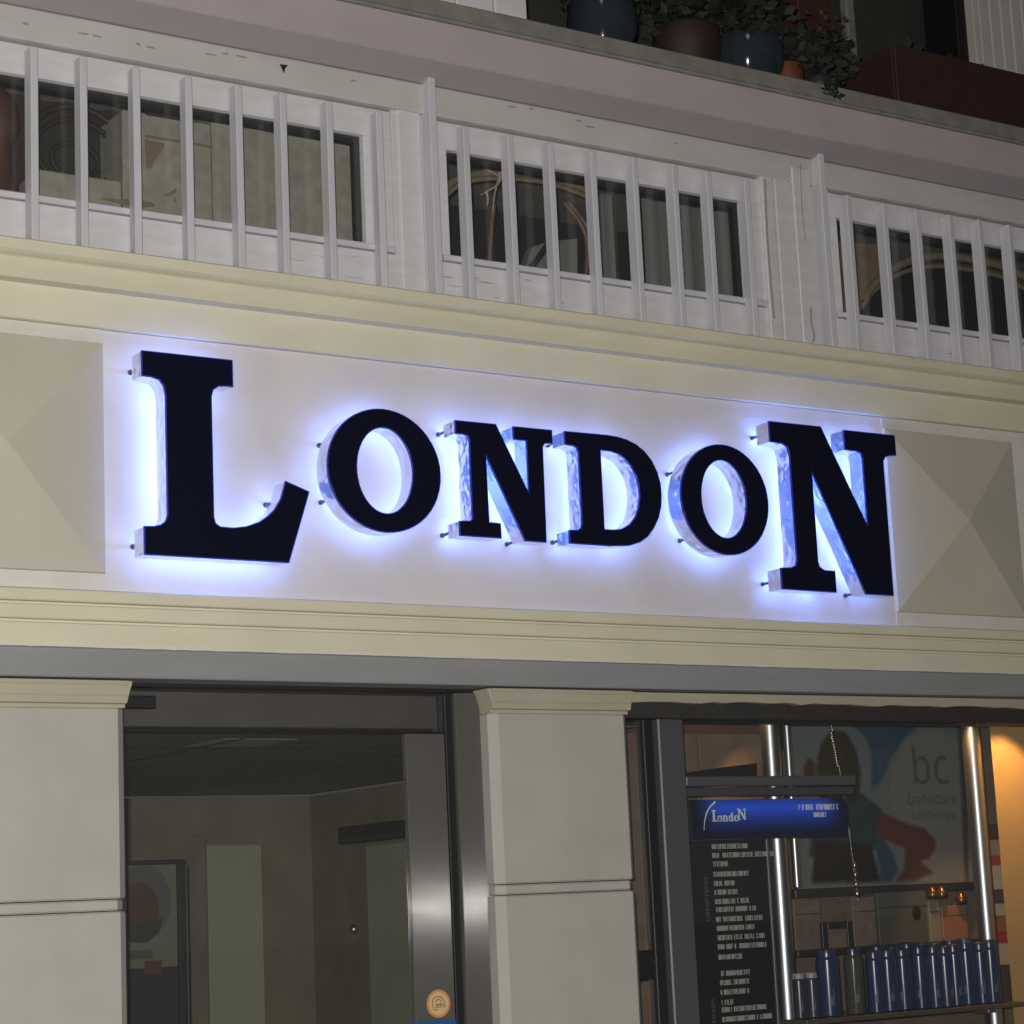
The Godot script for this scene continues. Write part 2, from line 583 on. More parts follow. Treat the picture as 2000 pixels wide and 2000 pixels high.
# ---------- timber storey ----------
func upper_floor(b: Node3D) -> void:
	var zw := -0.03
	# solid timber wall round the window openings: [x0, x1] of each opening
	var holes := [[2.50, 4.292], [4.505, 6.238], [6.600, 8.30], [8.52, 10.2]]
	var x := 0.8
	for h in holes + [[10.5, 10.5]]:
		if h[0] - x > 0.01:
			part(b, "timber_pier", bx(x, h[0], 4.01, 4.79, -0.075, zw + 0.004, 0.002), M.white)
		x = h[1]
	part(b, "head_band", bx(0.8, 10.5, 4.79, 4.915, -0.2, 0.0, 0.006), M.band)
	for h in holes:
		var x0: float = h[0]
		var x1: float = h[1]
		var w := part(b, "bay_window", bx(x0, x1, 4.01, 4.185, -0.075, zw + 0.002, 0.002), M.white)
		part(w, "sill", bx(x0 + 0.005, x1 - 0.005, 4.190, 4.214, -0.075, zw + 0.016, 0.004), M.bar)
		part(w, "frame_head", bx(x0, x1, 4.665, 4.782, -0.066, zw, 0.004), M.white)
		part(w, "frame_stile", bx(x0, x0 + 0.045, 4.2145, 4.6645, -0.066, zw, 0.003), M.white)
		part(w, "frame_stile", bx(x1 - 0.13 if x1 < 5.0 else x1 - 0.152, x1, 4.2145, 4.6645, -0.066, zw, 0.003), M.white)
		part(w, "glass_pane", bx(x0 + 0.045, x1 - 0.13, 4.215, 4.664, -0.062, -0.056, 0.0), M.upglass)
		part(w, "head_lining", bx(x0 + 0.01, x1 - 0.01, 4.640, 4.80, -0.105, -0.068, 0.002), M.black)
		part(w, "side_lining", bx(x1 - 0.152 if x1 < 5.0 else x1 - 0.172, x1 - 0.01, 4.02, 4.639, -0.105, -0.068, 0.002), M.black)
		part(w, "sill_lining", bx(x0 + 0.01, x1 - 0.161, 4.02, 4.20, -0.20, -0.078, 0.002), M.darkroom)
		for bar_x in [2.768, 2.958, 3.168, 3.378, 3.584, 3.773, 3.976, 4.202, 4.604, 4.819, 5.023, 5.237, 5.452, 5.665, 5.854, 6.069, 6.662, 6.886, 7.096, 7.305, 7.495, 7.693, 7.89, 8.09]:
			if bar_x > x0 and bar_x < x1:
				var top := 4.748 if bar_x < 6.4 else 4.752
				var wob := sin(bar_x * 37.0)
				var o := part(w, "bar", bx(-0.0145, 0.0145, 3.97, top + 0.004 * wob, -0.018, 0.040 + 0.002 * sin(bar_x * 91.0), 0.003), M.bar)
				o.position += Vector3(bar_x, 0, 0)
				o.rotation = Vector3(0, deg_to_rad(3.0) * wob, 0)
	# taller posts between the bays and the grooved boards beside them
	for q in [4.447, 6.512, 8.44]:
		part(b, "bay_post", bx(q - 0.017, q + 0.017, 3.97, 5.0, -0.02, 0.045, 0.003), M.bar)
	for q in [[6.190, 6.258], [6.267, 6.350], [6.362, 6.468]]:
		part(b, "pier_board", bx(q[0], q[1], 4.0, 4.86, -0.06, 0.007 if q[0] > 6.3 else -0.008, 0.005), M.white)
	part(b, "pier_board", bx(4.316, 4.425, 4.0, 4.80, -0.06, -0.016, 0.006), M.white)
	part(b, "cable", cable(), M.chip)
	# the eave and the balcony edge
	var st := tool()
	along(st, PackedVector2Array([Vector2(-0.3, 4.917), Vector2(0.0, 4.917), Vector2(0.012, 4.912), Vector2(0.128, 4.965), Vector2(0.128, 4.99), Vector2(-0.3, 4.99)]), 0.8, 10.5)
	part(b, "eave_soffit", st, M.soffit)
	st = tool()
	along(st, PackedVector2Array([Vector2(0.13, 4.964), Vector2(0.142, 4.956), Vector2(0.15, 4.961), Vector2(0.162, 5.123), Vector2(0.158, 5.113), Vector2(-0.3, 5.113), Vector2(-0.3, 4.992), Vector2(0.13, 4.992)]), 0.8, 10.5)
	part(b, "eave_fascia", st, M.pink)
	st = tool()
	along(st, PackedVector2Array([Vector2(-2.0, 5.115), Vector2(0.178, 5.115), Vector2(0.184, 5.125), Vector2(0.196, 5.123), Vector2(0.196, 5.195 - 0.006), Vector2(0.19, 5.195), Vector2(-2.0, 5.195)]), 0.8, 10.5)
	part(b, "balcony_ledge", st, M.ledge)
	# flaked paint along the head band and the eave
	st = tool()
	var g := RandomNumberGenerator.new()
	g.seed = 31
	for q in [Vector3(2.753, 4.850, 0.000), Vector3(2.979, 4.854, 0.000), Vector3(3.025, 4.854, 0.000), Vector3(3.192, 4.854, 0.000), Vector3(3.244, 4.849, 0.000), Vector3(3.486, 4.867, 0.000), Vector3(3.551, 4.881, 0.000), Vector3(3.616, 4.882, 0.000), Vector3(4.109, 4.870, 0.000), Vector3(4.861, 4.888, 0.000), Vector3(4.958, 4.897, 0.000), Vector3(5.197, 4.883, 0.000), Vector3(5.254, 4.865, 0.000), Vector3(5.712, 4.865, 0.000)]:
		var w := g.randf_range(0.012, 0.035)
		var hgt := g.randf_range(0.003, 0.006)
		var poly := PackedVector2Array()
		for a in 9:
			var rr := g.randf_range(0.5, 1.1)
			poly.append(Vector2(q.x + cos(TAU * a / 9) * w * rr, q.y + sin(TAU * a / 9) * hgt * rr))
		slab(st, poly, -0.002, 0.0018)
	# hairline cracks in the boards under the windows
	for k in 34:
		var cx := g.randf_range(2.6, 7.9)
		var cy := g.randf_range(4.03, 4.17)
		var len := g.randf_range(0.02, 0.12)
		slab(st, PackedVector2Array([Vector2(cx, cy), Vector2(cx + len * 0.5, cy + g.randf_range(-0.002, 0.003)), Vector2(cx + len, cy + g.randf_range(-0.003, 0.003)), Vector2(cx + len * 0.5, cy - 0.0025)]), -0.032, -0.0268)
	var flakes := part(b, "paint_flake", st, M.chip)
	flakes.set_meta("kind", "stuff")
	st = tool()
	slab(st, PackedVector2Array([Vector2(3.783, 4.879), Vector2(3.816, 4.881), Vector2(3.804, 4.866), Vector2(3.799, 4.847), Vector2(3.791, 4.866)]), -0.01, 0.006)
	part(b, "wall_hook", st, M.dark)


func cable() -> SurfaceTool:
	var st := tool()
	tube(st, curve([Vector3(6.197, 4.771, 0.010), Vector3(6.188, 4.531, 0.010), Vector3(6.189, 4.366, 0.010), Vector3(6.192, 4.202, 0.010), Vector3(6.195, 4.127, 0.010)]), 0.004)
	tube(st, curve([Vector3(6.410, 4.203, 0.012), Vector3(6.409, 4.132, 0.012), Vector3(6.419, 4.074, 0.012), Vector3(6.410, 4.042, 0.012)]), 0.004)
	tube(st, curve([Vector3(6.410, 4.874, 0.012), Vector3(6.402, 4.680, 0.012), Vector3(6.408, 4.512, 0.012)]), 0.002)
	return st


# ---------- balcony level ----------
func balcony(b: Node3D) -> void:
	part(b, "back_wall", bx(0.8, 10.5, 5.14, 8.6, -1.8, -1.6, 0.0), mat(Color(0.045, 0.048, 0.043), 0.8, 0, blotch, Vector3(0.5, 0.5, 0.5)))
	# white boarding that closes the balcony on the left
	var xe := 4.893
	var w := part(b, "balcony_screen", bx(0.8, xe - 0.35, 5.201, 6.6, 0.02, 0.1, 0.004), M.white)
	part(w, "board", bx(xe - 0.345, xe - 0.165, 5.201, 6.6, 0.02, 0.098, 0.006), M.white)
	part(w, "board", bx(xe - 0.160, xe, 5.201, 6.6, 0.02, 0.1, 0.006), M.white)
	# white slatted shutter on the right
	var x0 := 8.563
	var s := part(b, "balcony_shutter", bx(x0, x0 + 0.05, 5.3, 7.2, -0.98, -0.9, 0.004), M.band)
	for k in 6:
		part(s, "slat", bx(x0 + 0.054 + k * 0.085, x0 + 0.134 + k * 0.085, 5.3, 7.2, -0.97, -0.905, 0.006), M.band)
	part(b, "gap_shade", bx(x0 - 0.08, x0 - 0.004, 5.14, 7.2, -1.2, -0.95, 0.004), M.black)  # strip coloured black as the shade of the gap beside the shutter
	var rust := mat(Color(0.075, 0.025, 0.015), 0.7, 0, blotch, Vector3(1, 1, 1))
	part(b, "timber_blind", bx(7.672, 7.868, 6.33, 7.6, -1.598, -1.55, 0.01), rust)
	part(b, "timber_blind", bx(7.880, 8.130, 6.35, 7.6, -1.598, -1.56, 0.01), rust)
	part(b, "downpipe", bx(8.189, 8.255, 5.14, 7.6, -1.56, -1.5, 0.01), M.ledge)


# ---------- rooms behind the glass ----------
func interior(b: Node3D) -> void:
	# entrance room
	var zb := -4.55
	var xr := 6.24
	part(b, "room_back_wall", bx(2.0, xr, 0.0, 2.34, zb - 0.1, zb, 0.0), M.roomwall)
	part(b, "room_side_wall", bx(xr, xr + 0.1, 0.0, 2.34, zb, -0.95, 0.0), M.roomwall)
	part(b, "room_left_wall", bx(1.9, 2.0, 0.0, 2.34, zb, -0.3, 0.0), M.roomwall)
	part(b, "room_floor", bx(1.9, xr, 0.0, 0.02, zb, -0.2, 0.0), M.paving)
	var c := part(b, "room_ceiling", bx(1.9, 5.6, 2.36, 2.44, zb - 0.1, -0.321, 0.0), M.darkroom)
	part(b, "room_ceiling", bx(5.601, 6.3, 2.36, 2.44, zb - 0.1, -0.95, 0.0), M.darkroom)
	part(b, "display_ceiling", bx(5.602, 8.4, 2.56, 2.572, -1.4, -0.301, 0.0), M.darkroom)
	part(b, "display_back_wall", bx(5.70, 8.3, 2.342, 2.559, -1.395, -1.33, 0.0), M.darkroom)
	for i in 4:
		for k in 4:
			var x0 := 1.6 + i * 1.22
			var z0 := -0.36 - k * 1.05
			part(c, "ceiling_tile", bx(maxf(x0 + 0.0005, 1.91), minf(x0 + 1.2195, xr - 0.01 if k > 0 else 5.59), 2.356, 2.3598, z0 - 1.0495, z0 - 0.0005, 0.0), M.tile)
		part(c, "ceiling_joint", bx(1.91, 5.59, 2.3535, 2.3558, z0_of(i) - 0.012, z0_of(i) + 0.012, 0.0), M.black)
		if i > 0:
			part(c, "ceiling_joint", bx(1.6 + i * 1.22 - 0.012, 1.6 + i * 1.22 + 0.012, 2.3530, 2.3533, zb, -0.40, 0.0), M.black)
	part(c, "ceiling_panel", bx(3.963, 3.963 + 0.34, 2.3546, 2.3557, -1.38, -1.0, 0.0), mat(Color(0.42, 0.43, 0.4), 0.7))
	part(b, "bulkhead", bx(2.0, 4.6, 2.33, 2.459, -0.33, -0.25, 0.002), M.bulkhead)
	# doors of the room
	var d := part(b, "room_door", bx(5.547, 5.898, 0.0, 2.065, zb + 0.001, -4.52, 0.006), M.paledoor)
	part(d, "door_frame", bx(5.547 - 0.08, 5.547 - 0.002, 0.0, 2.065 + 0.06, zb + 0.001, -4.535, 0.005), M.roomwall)
	var z1 := -2.95
	var d2 := part(b, "side_door", bx(xr - 0.02, xr - 0.001, 0.0, 2.015, -3.86, -3.33, 0.005), M.paledoor)
	part(d2, "door_frame", bx(xr - 0.03, xr - 0.001, 0.0, 2.02, -3.328, -3.25, 0.005), M.frame)
	var st := tool()
	turned(st, [Vector2(0.0, -0.03), Vector2(0.02, -0.022), Vector2(0.03, 0.0), Vector2(0.02, 0.022), Vector2(0.0, 0.03)], Vector3(6.200, 1.551, -3.990))
	part(d2, "glint_knob", st, M.chrome)  # small ball added here to throw back the flash as a glint
	# upper room
	part(b, "upper_room_back", bx(0.9, 10.4, 4.0, 4.89, -1.3, -1.2, 0.0), M.darkroom)
	part(b, "upper_room_floor", bx(0.9, 10.4, 3.9, 4.0, -1.3, -0.301, 0.0), M.darkroom)
	# display compartment
	part(b, "display_back", bx(5.78, 8.4, 0.0, 2.34, -1.40, -1.32, 0.0), M.brown)
	var pb := part(b, "brown_panel", bx(5.78, 6.339, 0.0, 2.55, -0.94, -0.9, 0.004), M.brown)
	part(pb, "panel_board", bx(6.345, 6.78, 0.0, 2.55, -0.94, -0.9, 0.004), M.brown)
	part(pb, "panel_cornice", bx(5.78, 6.78, 2.382, 2.54, -0.9, -0.88, 0.004), mat(Color(0.13, 0.065, 0.05), 0.6))
	part(b, "display_floor", bx(5.5, 8.4, 0.45, 0.5, -1.4, -0.26, 0.0), M.dark)
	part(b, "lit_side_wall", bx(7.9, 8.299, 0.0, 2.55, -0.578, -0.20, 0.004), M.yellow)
	part(b, "display_side", bx(8.3, 8.4, 0.0, 2.55, -1.4, -0.21, 0.0), M.brown)


func z0_of(i: int) -> float:
	return -0.36 - (i + 1) * 1.05


# ---------- the halo-lit letters ----------
func ring(st: SurfaceTool, a: PackedVector2Array, b: PackedVector2Array, za: float, zb: float, outwards: float) -> void:
	# walls between outline a at za and outline b at zb
	var s := -1.0 if Geometry2D.is_polygon_clockwise(a) else 1.0
	for i in a.size():
		var j := (i + 1) % a.size()
		var d := a[j] - a[i]
		var n := Vector3(d.y, -d.x, 0) * s * outwards
		if is_equal_approx(za, zb):
			n = Vector3(0, 0, outwards)
		face(st, [Vector3(a[i].x, a[i].y, za), Vector3(a[j].x, a[j].y, za), Vector3(b[j].x, b[j].y, zb), Vector3(b[i].x, b[i].y, zb)], n)


func slit(out: PackedVector2Array, hole: PackedVector2Array) -> PackedVector2Array:
	# one outline that runs round the outside, through a hair-thin slit and back round the hole
	var bi := 0
	var bk := 0
	var best := 1e9
	for i in out.size():
		for k in hole.size():
			if out[i].distance_to(hole[k]) < best:
				best = out[i].distance_to(hole[k])
				bi = i
				bk = k
	if Geometry2D.is_polygon_clockwise(out) == Geometry2D.is_polygon_clockwise(hole):
		hole.reverse()
		bk = hole.size() - 1 - bk
	var p := PackedVector2Array()
	var d := (hole[bk] - out[bi]).normalized().orthogonal() * 0.00015
	for i in out.size() + 1:
		p.append(out[(bi + i) % out.size()] + (-d if i == out.size() else d if i == 0 else Vector2.ZERO))
	for k in hole.size() + 1:
		p.append(hole[(bk + k) % hole.size()] + (d if k == hole.size() else -d if k == 0 else Vector2.ZERO))
	if Geometry2D.triangulate_polygon(p).is_empty():
		printerr("slit outline could not be cut into triangles")
	return p


func oval(cx: float, cy: float, rx: float, ry: float, n := 48) -> PackedVector2Array:
	var p := PackedVector2Array()
	for i in n:
		p.append(Vector2(cx + cos(TAU * i / n) * rx, cy + sin(TAU * i / n) * ry))
	return p


func sign_letter(label: String, out: PackedVector2Array, hole: PackedVector2Array, leds: Array, studs: Array, energy: float) -> void:
	var lo := out[0]
	var hi := out[0]
	for q in out:
		lo = lo.min(q)
		hi = hi.max(q)
	var t := thing("sign_letter", label, "sign letter", Vector3((lo.x + hi.x) * 0.5, lo.y, 0.0), "halo-lit letters of the shop sign")
	var zb := 0.052
	var zf := 0.145
	var face_st := tool()
	var glow_rim := tool()
	var side := tool()
	var inner := tool()
	var loops := [out] if hole.is_empty() else [out, hole]
	if hole.is_empty():
		slab(face_st, inset(out, 0.004), zf - 0.012, zf)
	else:
		slab(face_st, slit(inset(out, 0.004), inset(hole, -0.004)), zf - 0.012, zf)
	part(t, "letter_face", face_st, M.face)
	for i in loops.size():
		var lp: PackedVector2Array = loops[i]
		var s := 1.0 if i == 0 else -1.0
		glow_rim = tool()
		ring(glow_rim, lp, lp, zf - 0.010, zf - 0.002, s)
		ring(glow_rim, lp, inset(lp, 0.008 * s), zf - 0.002, zf - 0.002, 1.0)
		ring(glow_rim, lp, inset(lp, 0.008 * s), zf - 0.010, zf - 0.010, -1.0)
		part(t, "painted_glow_rim", glow_rim, M.glow_rim)
		side = tool()
		ring(side, inset(lp, 0.0025 * s), inset(lp, 0.0025 * s), zb, zf - 0.0105, s)
		ring(side, inset(lp, 0.0025 * s), inset(lp, 0.0055 * s), zb, zb, -1.0)
		part(t, "mirror_return", side, M.mirror)
		inner = tool()
		ring(inner, inset(lp, 0.0055 * s), inset(lp, 0.0055 * s), zb, zf - 0.013, -s)
		part(t, "inner_lining", inner, M.cavity)
	for s in studs:
		var st := tool()
		tube(st, [Vector3(s.x, s.y, 0.0), Vector3(s.x, s.y, 0.056)], 0.006, 10)
		tube(st, [Vector3(s.x, s.y, 0.0005), Vector3(s.x, s.y, 0.008)], 0.010, 10)
		part(t, "stud", st, M.stud)
	var k := 0
	for q in leds:
		var st := tool()
		box(st, Vector3(q.x - 0.012, q.y - 0.008, 0.090), Vector3(q.x + 0.012, q.y + 0.008, 0.098), 0.001)
		part(t, "light_module", st, M.led)
		var l := OmniLight3D.new()
		l.name = "module_light"
		l.light_color = Color(0.145, 0.27, 1.0).linear_to_srgb()
		l.light_energy = energy
		l.light_size = 0.012
		l.omni_range = 3.0
		l.omni_attenuation = 2.0
		l.shadow_enabled = true
		t.add_child(l, true)
		l.position = Vector3(q.x, q.y, 0.082 if k % 2 == 0 else 0.058) - t.position
		k += 1


func row(a: Vector2, b: Vector2, n: int) -> Array:
	var out := []
	for i in n:
		out.append(a.lerp(b, (i + 0.5) / n))
	return out


func sign_letters() -> void:
	var none := PackedVector2Array()
	var e := 0.0086
	var big_l := PackedVector2Array([Vector2(3.122, 3.633), Vector2(3.481, 3.633), Vector2(3.481, 3.531), Vector2(3.456, 3.531), Vector2(3.425, 3.528), Vector2(3.402, 3.513), Vector2(3.394, 3.488), Vector2(3.394, 3.044), Vector2(3.400, 3.022), Vector2(3.418, 3.011), Vector2(3.469, 3.010), Vector2(3.521, 3.018), Vector2(3.574, 3.038), Vector2(3.606, 3.060), Vector2(3.634, 3.085), Vector2(3.663, 3.129), Vector2(3.684, 3.197), Vector2(3.783, 3.163), Vector2(3.690, 2.891), Vector2(3.122, 2.893), Vector2(3.122, 2.996), Vector2(3.160, 2.998), Vector2(3.188, 3.006), Vector2(3.204, 3.018), Vector2(3.212, 3.042), Vector2(3.212, 3.472), Vector2(3.206, 3.508), Vector2(3.190, 3.529), Vector2(3.161, 3.537), Vector2(3.122, 3.538)])
	sign_letter("big navy letter L with glowing edges at the left end of the sign", big_l, none, row(Vector2(3.17, 3.585), Vector2(3.45, 3.585), 3) + row(Vector2(3.265, 3.5), Vector2(3.265, 3.06), 7) + row(Vector2(3.345, 3.47), Vector2(3.345, 3.06), 4) + row(Vector2(3.16, 2.945), Vector2(3.68, 2.945), 7) + row(Vector2(3.65, 3.0), Vector2(3.72, 3.15), 2), [Vector2(3.14, 3.585), Vector2(3.14, 2.945), Vector2(3.672, 3.13), Vector2(3.46, 3.58)], e * 1.25)
	sign_letter("small navy letter O right after the big L, its counter glowing pale blue", oval(4.107, 3.266, 0.247, 0.239), oval(4.108, 3.266, 0.121, 0.165), orbit(4.107, 3.266, 0.184, 0.202, 12), [Vector2(3.905, 3.375), Vector2(3.905, 3.155), Vector2(4.31, 3.15), Vector2(4.31, 3.38)], e)
	var small_n := PackedVector2Array([Vector2(4.428, 3.489), Vector2(4.617, 3.489), Vector2(4.757, 3.225), Vector2(4.757, 3.432), Vector2(4.697, 3.432), Vector2(4.697, 3.487), Vector2(4.883, 3.487), Vector2(4.883, 3.430), Vector2(4.846, 3.428), Vector2(4.835, 3.415), Vector2(4.831, 3.028), Vector2(4.730, 3.028), Vector2(4.565, 3.356), Vector2(4.567, 3.095), Vector2(4.620, 3.093), Vector2(4.620, 3.033), Vector2(4.429, 3.033), Vector2(4.429, 3.092), Vector2(4.482, 3.096), Vector2(4.489, 3.104), Vector2(4.490, 3.412), Vector2(4.482, 3.430), Vector2(4.466, 3.434), Vector2(4.428, 3.434)])
	sign_letter("small navy letter N between the first O and the D of the sign", small_n, none, row(Vector2(4.528, 3.45), Vector2(4.528, 3.06), 5) + row(Vector2(4.60, 3.42), Vector2(4.75, 3.1), 5) + row(Vector2(4.795, 3.45), Vector2(4.795, 3.06), 5) + [Vector2(4.452, 3.46), Vector2(4.452, 3.06), Vector2(4.72, 3.458)], [Vector2(4.436, 3.46), Vector2(4.436, 3.058), Vector2(4.735, 3.04), Vector2(4.86, 3.455)], e)
	var d_out := PackedVector2Array([Vector2(4.942, 3.488), Vector2(5.154, 3.489), Vector2(5.205, 3.486), Vector2(5.25, 3.478), Vector2(5.298, 3.461), Vector2(5.340, 3.434), Vector2(5.372, 3.400), Vector2(5.398, 3.352), Vector2(5.411, 3.305), Vector2(5.413, 3.258), Vector2(5.408, 3.212), Vector2(5.392, 3.162), Vector2(5.365, 3.118), Vector2(5.330, 3.079), Vector2(5.288, 3.053), Vector2(5.236, 3.037), Vector2(5.143, 3.030), Vector2(4.942, 3.030), Vector2(4.942, 3.086), Vector2(4.985, 3.088), Vector2(5.001, 3.098), Vector2(5.006, 3.12), Vector2(5.006, 3.40), Vector2(5.001, 3.422), Vector2(4.985, 3.430), Vector2(4.942, 3.431)])
	var d_in := PackedVector2Array([Vector2(5.116, 3.422), Vector2(5.165, 3.421), Vector2(5.205, 3.413), Vector2(5.238, 3.396), Vector2(5.266, 3.368), Vector2(5.289, 3.328), Vector2(5.299, 3.285), Vector2(5.300, 3.245), Vector2(5.292, 3.202), Vector2(5.273, 3.160), Vector2(5.242, 3.126), Vector2(5.20, 3.105), Vector2(5.16, 3.099), Vector2(5.116, 3.099)])
	sign_letter("small navy letter D with a glowing counter, left of the second O", d_out, d_in, row(Vector2(5.06, 3.46), Vector2(5.06, 3.06), 5) + [Vector2(4.968, 3.46), Vector2(4.968, 3.06)] + arc_row(5.15, 3.26, 0.205, 0.196, -80, 80, 7), [Vector2(4.955, 3.458), Vector2(4.955, 3.058), Vector2(5.36, 3.19), Vector2(5.33, 3.40)], e)
	sign_letter("small navy letter O just left of the big N", oval(5.7445, 3.260, 0.2335, 0.236), oval(5.739, 3.262, 0.119, 0.165), orbit(5.742, 3.260, 0.176, 0.200, 12), [Vector2(5.555, 3.38), Vector2(5.60, 3.10), Vector2(5.89, 3.10), Vector2(5.89, 3.40)], e)
	var big_n := PackedVector2Array([Vector2(6.010, 3.620), Vector2(6.303, 3.620), Vector2(6.533, 3.195), Vector2(6.533, 3.495), Vector2(6.525, 3.518), Vector2(6.500, 3.525), Vector2(6.434, 3.526), Vector2(6.434, 3.616), Vector2(6.735, 3.616), Vector2(6.735, 3.523), Vector2(6.690, 3.518), Vector2(6.668, 3.510), Vector2(6.655, 3.490), Vector2(6.655, 2.889), Vector2(6.494, 2.889), Vector2(6.234, 3.412), Vector2(6.234, 3.022), Vector2(6.240, 3.000), Vector2(6.265, 2.986), Vector2(6.326, 2.985), Vector2(6.326, 2.890), Vector2(6.022, 2.892), Vector2(6.022, 2.985), Vector2(6.082, 2.989), Vector2(6.107, 3.000), Vector2(6.114, 3.022), Vector2(6.114, 3.476), Vector2(6.104, 3.512), Vector2(6.080, 3.525), Vector2(6.010, 3.528)])
	sign_letter("big navy letter N with glowing edges at the right end of the sign", big_n, none, row(Vector2(6.175, 3.57), Vector2(6.175, 2.94), 7) + row(Vector2(6.28, 3.5), Vector2(6.51, 2.98), 7) + row(Vector2(6.60, 3.57), Vector2(6.60, 2.94), 7) + [Vector2(6.05, 3.573), Vector2(6.06, 2.94), Vector2(6.28, 2.938), Vector2(6.47, 3.57), Vector2(6.70, 3.57)], [Vector2(6.03, 3.575), Vector2(6.035, 2.935), Vector2(6.50, 2.905), Vector2(6.71, 3.57)], e * 1.45)


func orbit(cx: float, cy: float, rx: float, ry: float, n: int) -> Array:
	var out := []
	for i in n:
		out.append(Vector2(cx + cos(TAU * i / n) * rx, cy + sin(TAU * i / n) * ry))
	return out


func arc_row(cx: float, cy: float, rx: float, ry: float, a0: float, a1: float, n: int) -> Array:
	var out := []
	for i in n:
		var a := deg_to_rad(lerpf(a0, a1, (i + 0.5) / n))
		out.append(Vector2(cx + cos(a) * rx, cy + sin(a) * ry))
	return out


# ---------- things in the display window ----------
func glyphs(st: SurfaceTool, x0: float, y0: float, w: float, h: float, z: float, s: int) -> void:
	# a line of small print, too small to read: strokes of capital letters
	var g := RandomNumberGenerator.new()
	g.seed = s
	var x := x0
	var t := h * 0.12
	# strokes: left, right, top, middle, foot, centre
	var kinds := ["101110", "101100", "110100", "000001", "100010", "001001", "111010", "110010", "111100", "001111", "101010", "110110"]
	while x < x0 + w - h * 0.3:
		var cw := h * g.randf_range(0.3, 0.4)
		if g.randf() < 0.1:
			x += h * 0.4
			continue
		var kd: String = kinds[g.randi() % kinds.size()]
		for k in 6:
			if kd[k] != "1":
				continue
			var a := Vector2(x, y0)
			var c := Vector2(x + cw, y0 + h)
			match k:
				0: c.x = x + t
				1: a.x = x + cw - t
				2: a.y = y0 + h - t
				3:
					a.y = y0 + h * 0.5 - t * 0.5
					c.y = a.y + t
				4: c.y = y0 + t
				5:
					a.x = x + cw * 0.5 - t * 0.5
					c.x = a.x + t
			box(st, Vector3(a.x, a.y, z), Vector3(c.x, c.y, z + 0.0015 + k * 0.00003), 0.0)
		x += cw + h * 0.11


func words(t: Node3D, text: String, at: Vector3, h: float, m: Material, serif: bool, called := "lettering") -> void:
	var f := SystemFont.new()
	f.font_names = PackedStringArray(["Droid Serif" if serif else "Droid Sans"])
	f.font_weight = 700 if serif else 400
	var tm := TextMesh.new()
	tm.text = text
	tm.font = f
	tm.font_size = 64
	tm.pixel_size = h / 46.0
	tm.depth = 0.002
	tm.horizontal_alignment = HORIZONTAL_ALIGNMENT_LEFT
	tm.vertical_alignment = VERTICAL_ALIGNMENT_BOTTOM
	var o := MeshInstance3D.new()
	o.name = called
	o.mesh = tm
	o.material_override = m
	t.add_child(o, true)
	o.position = at - t.position


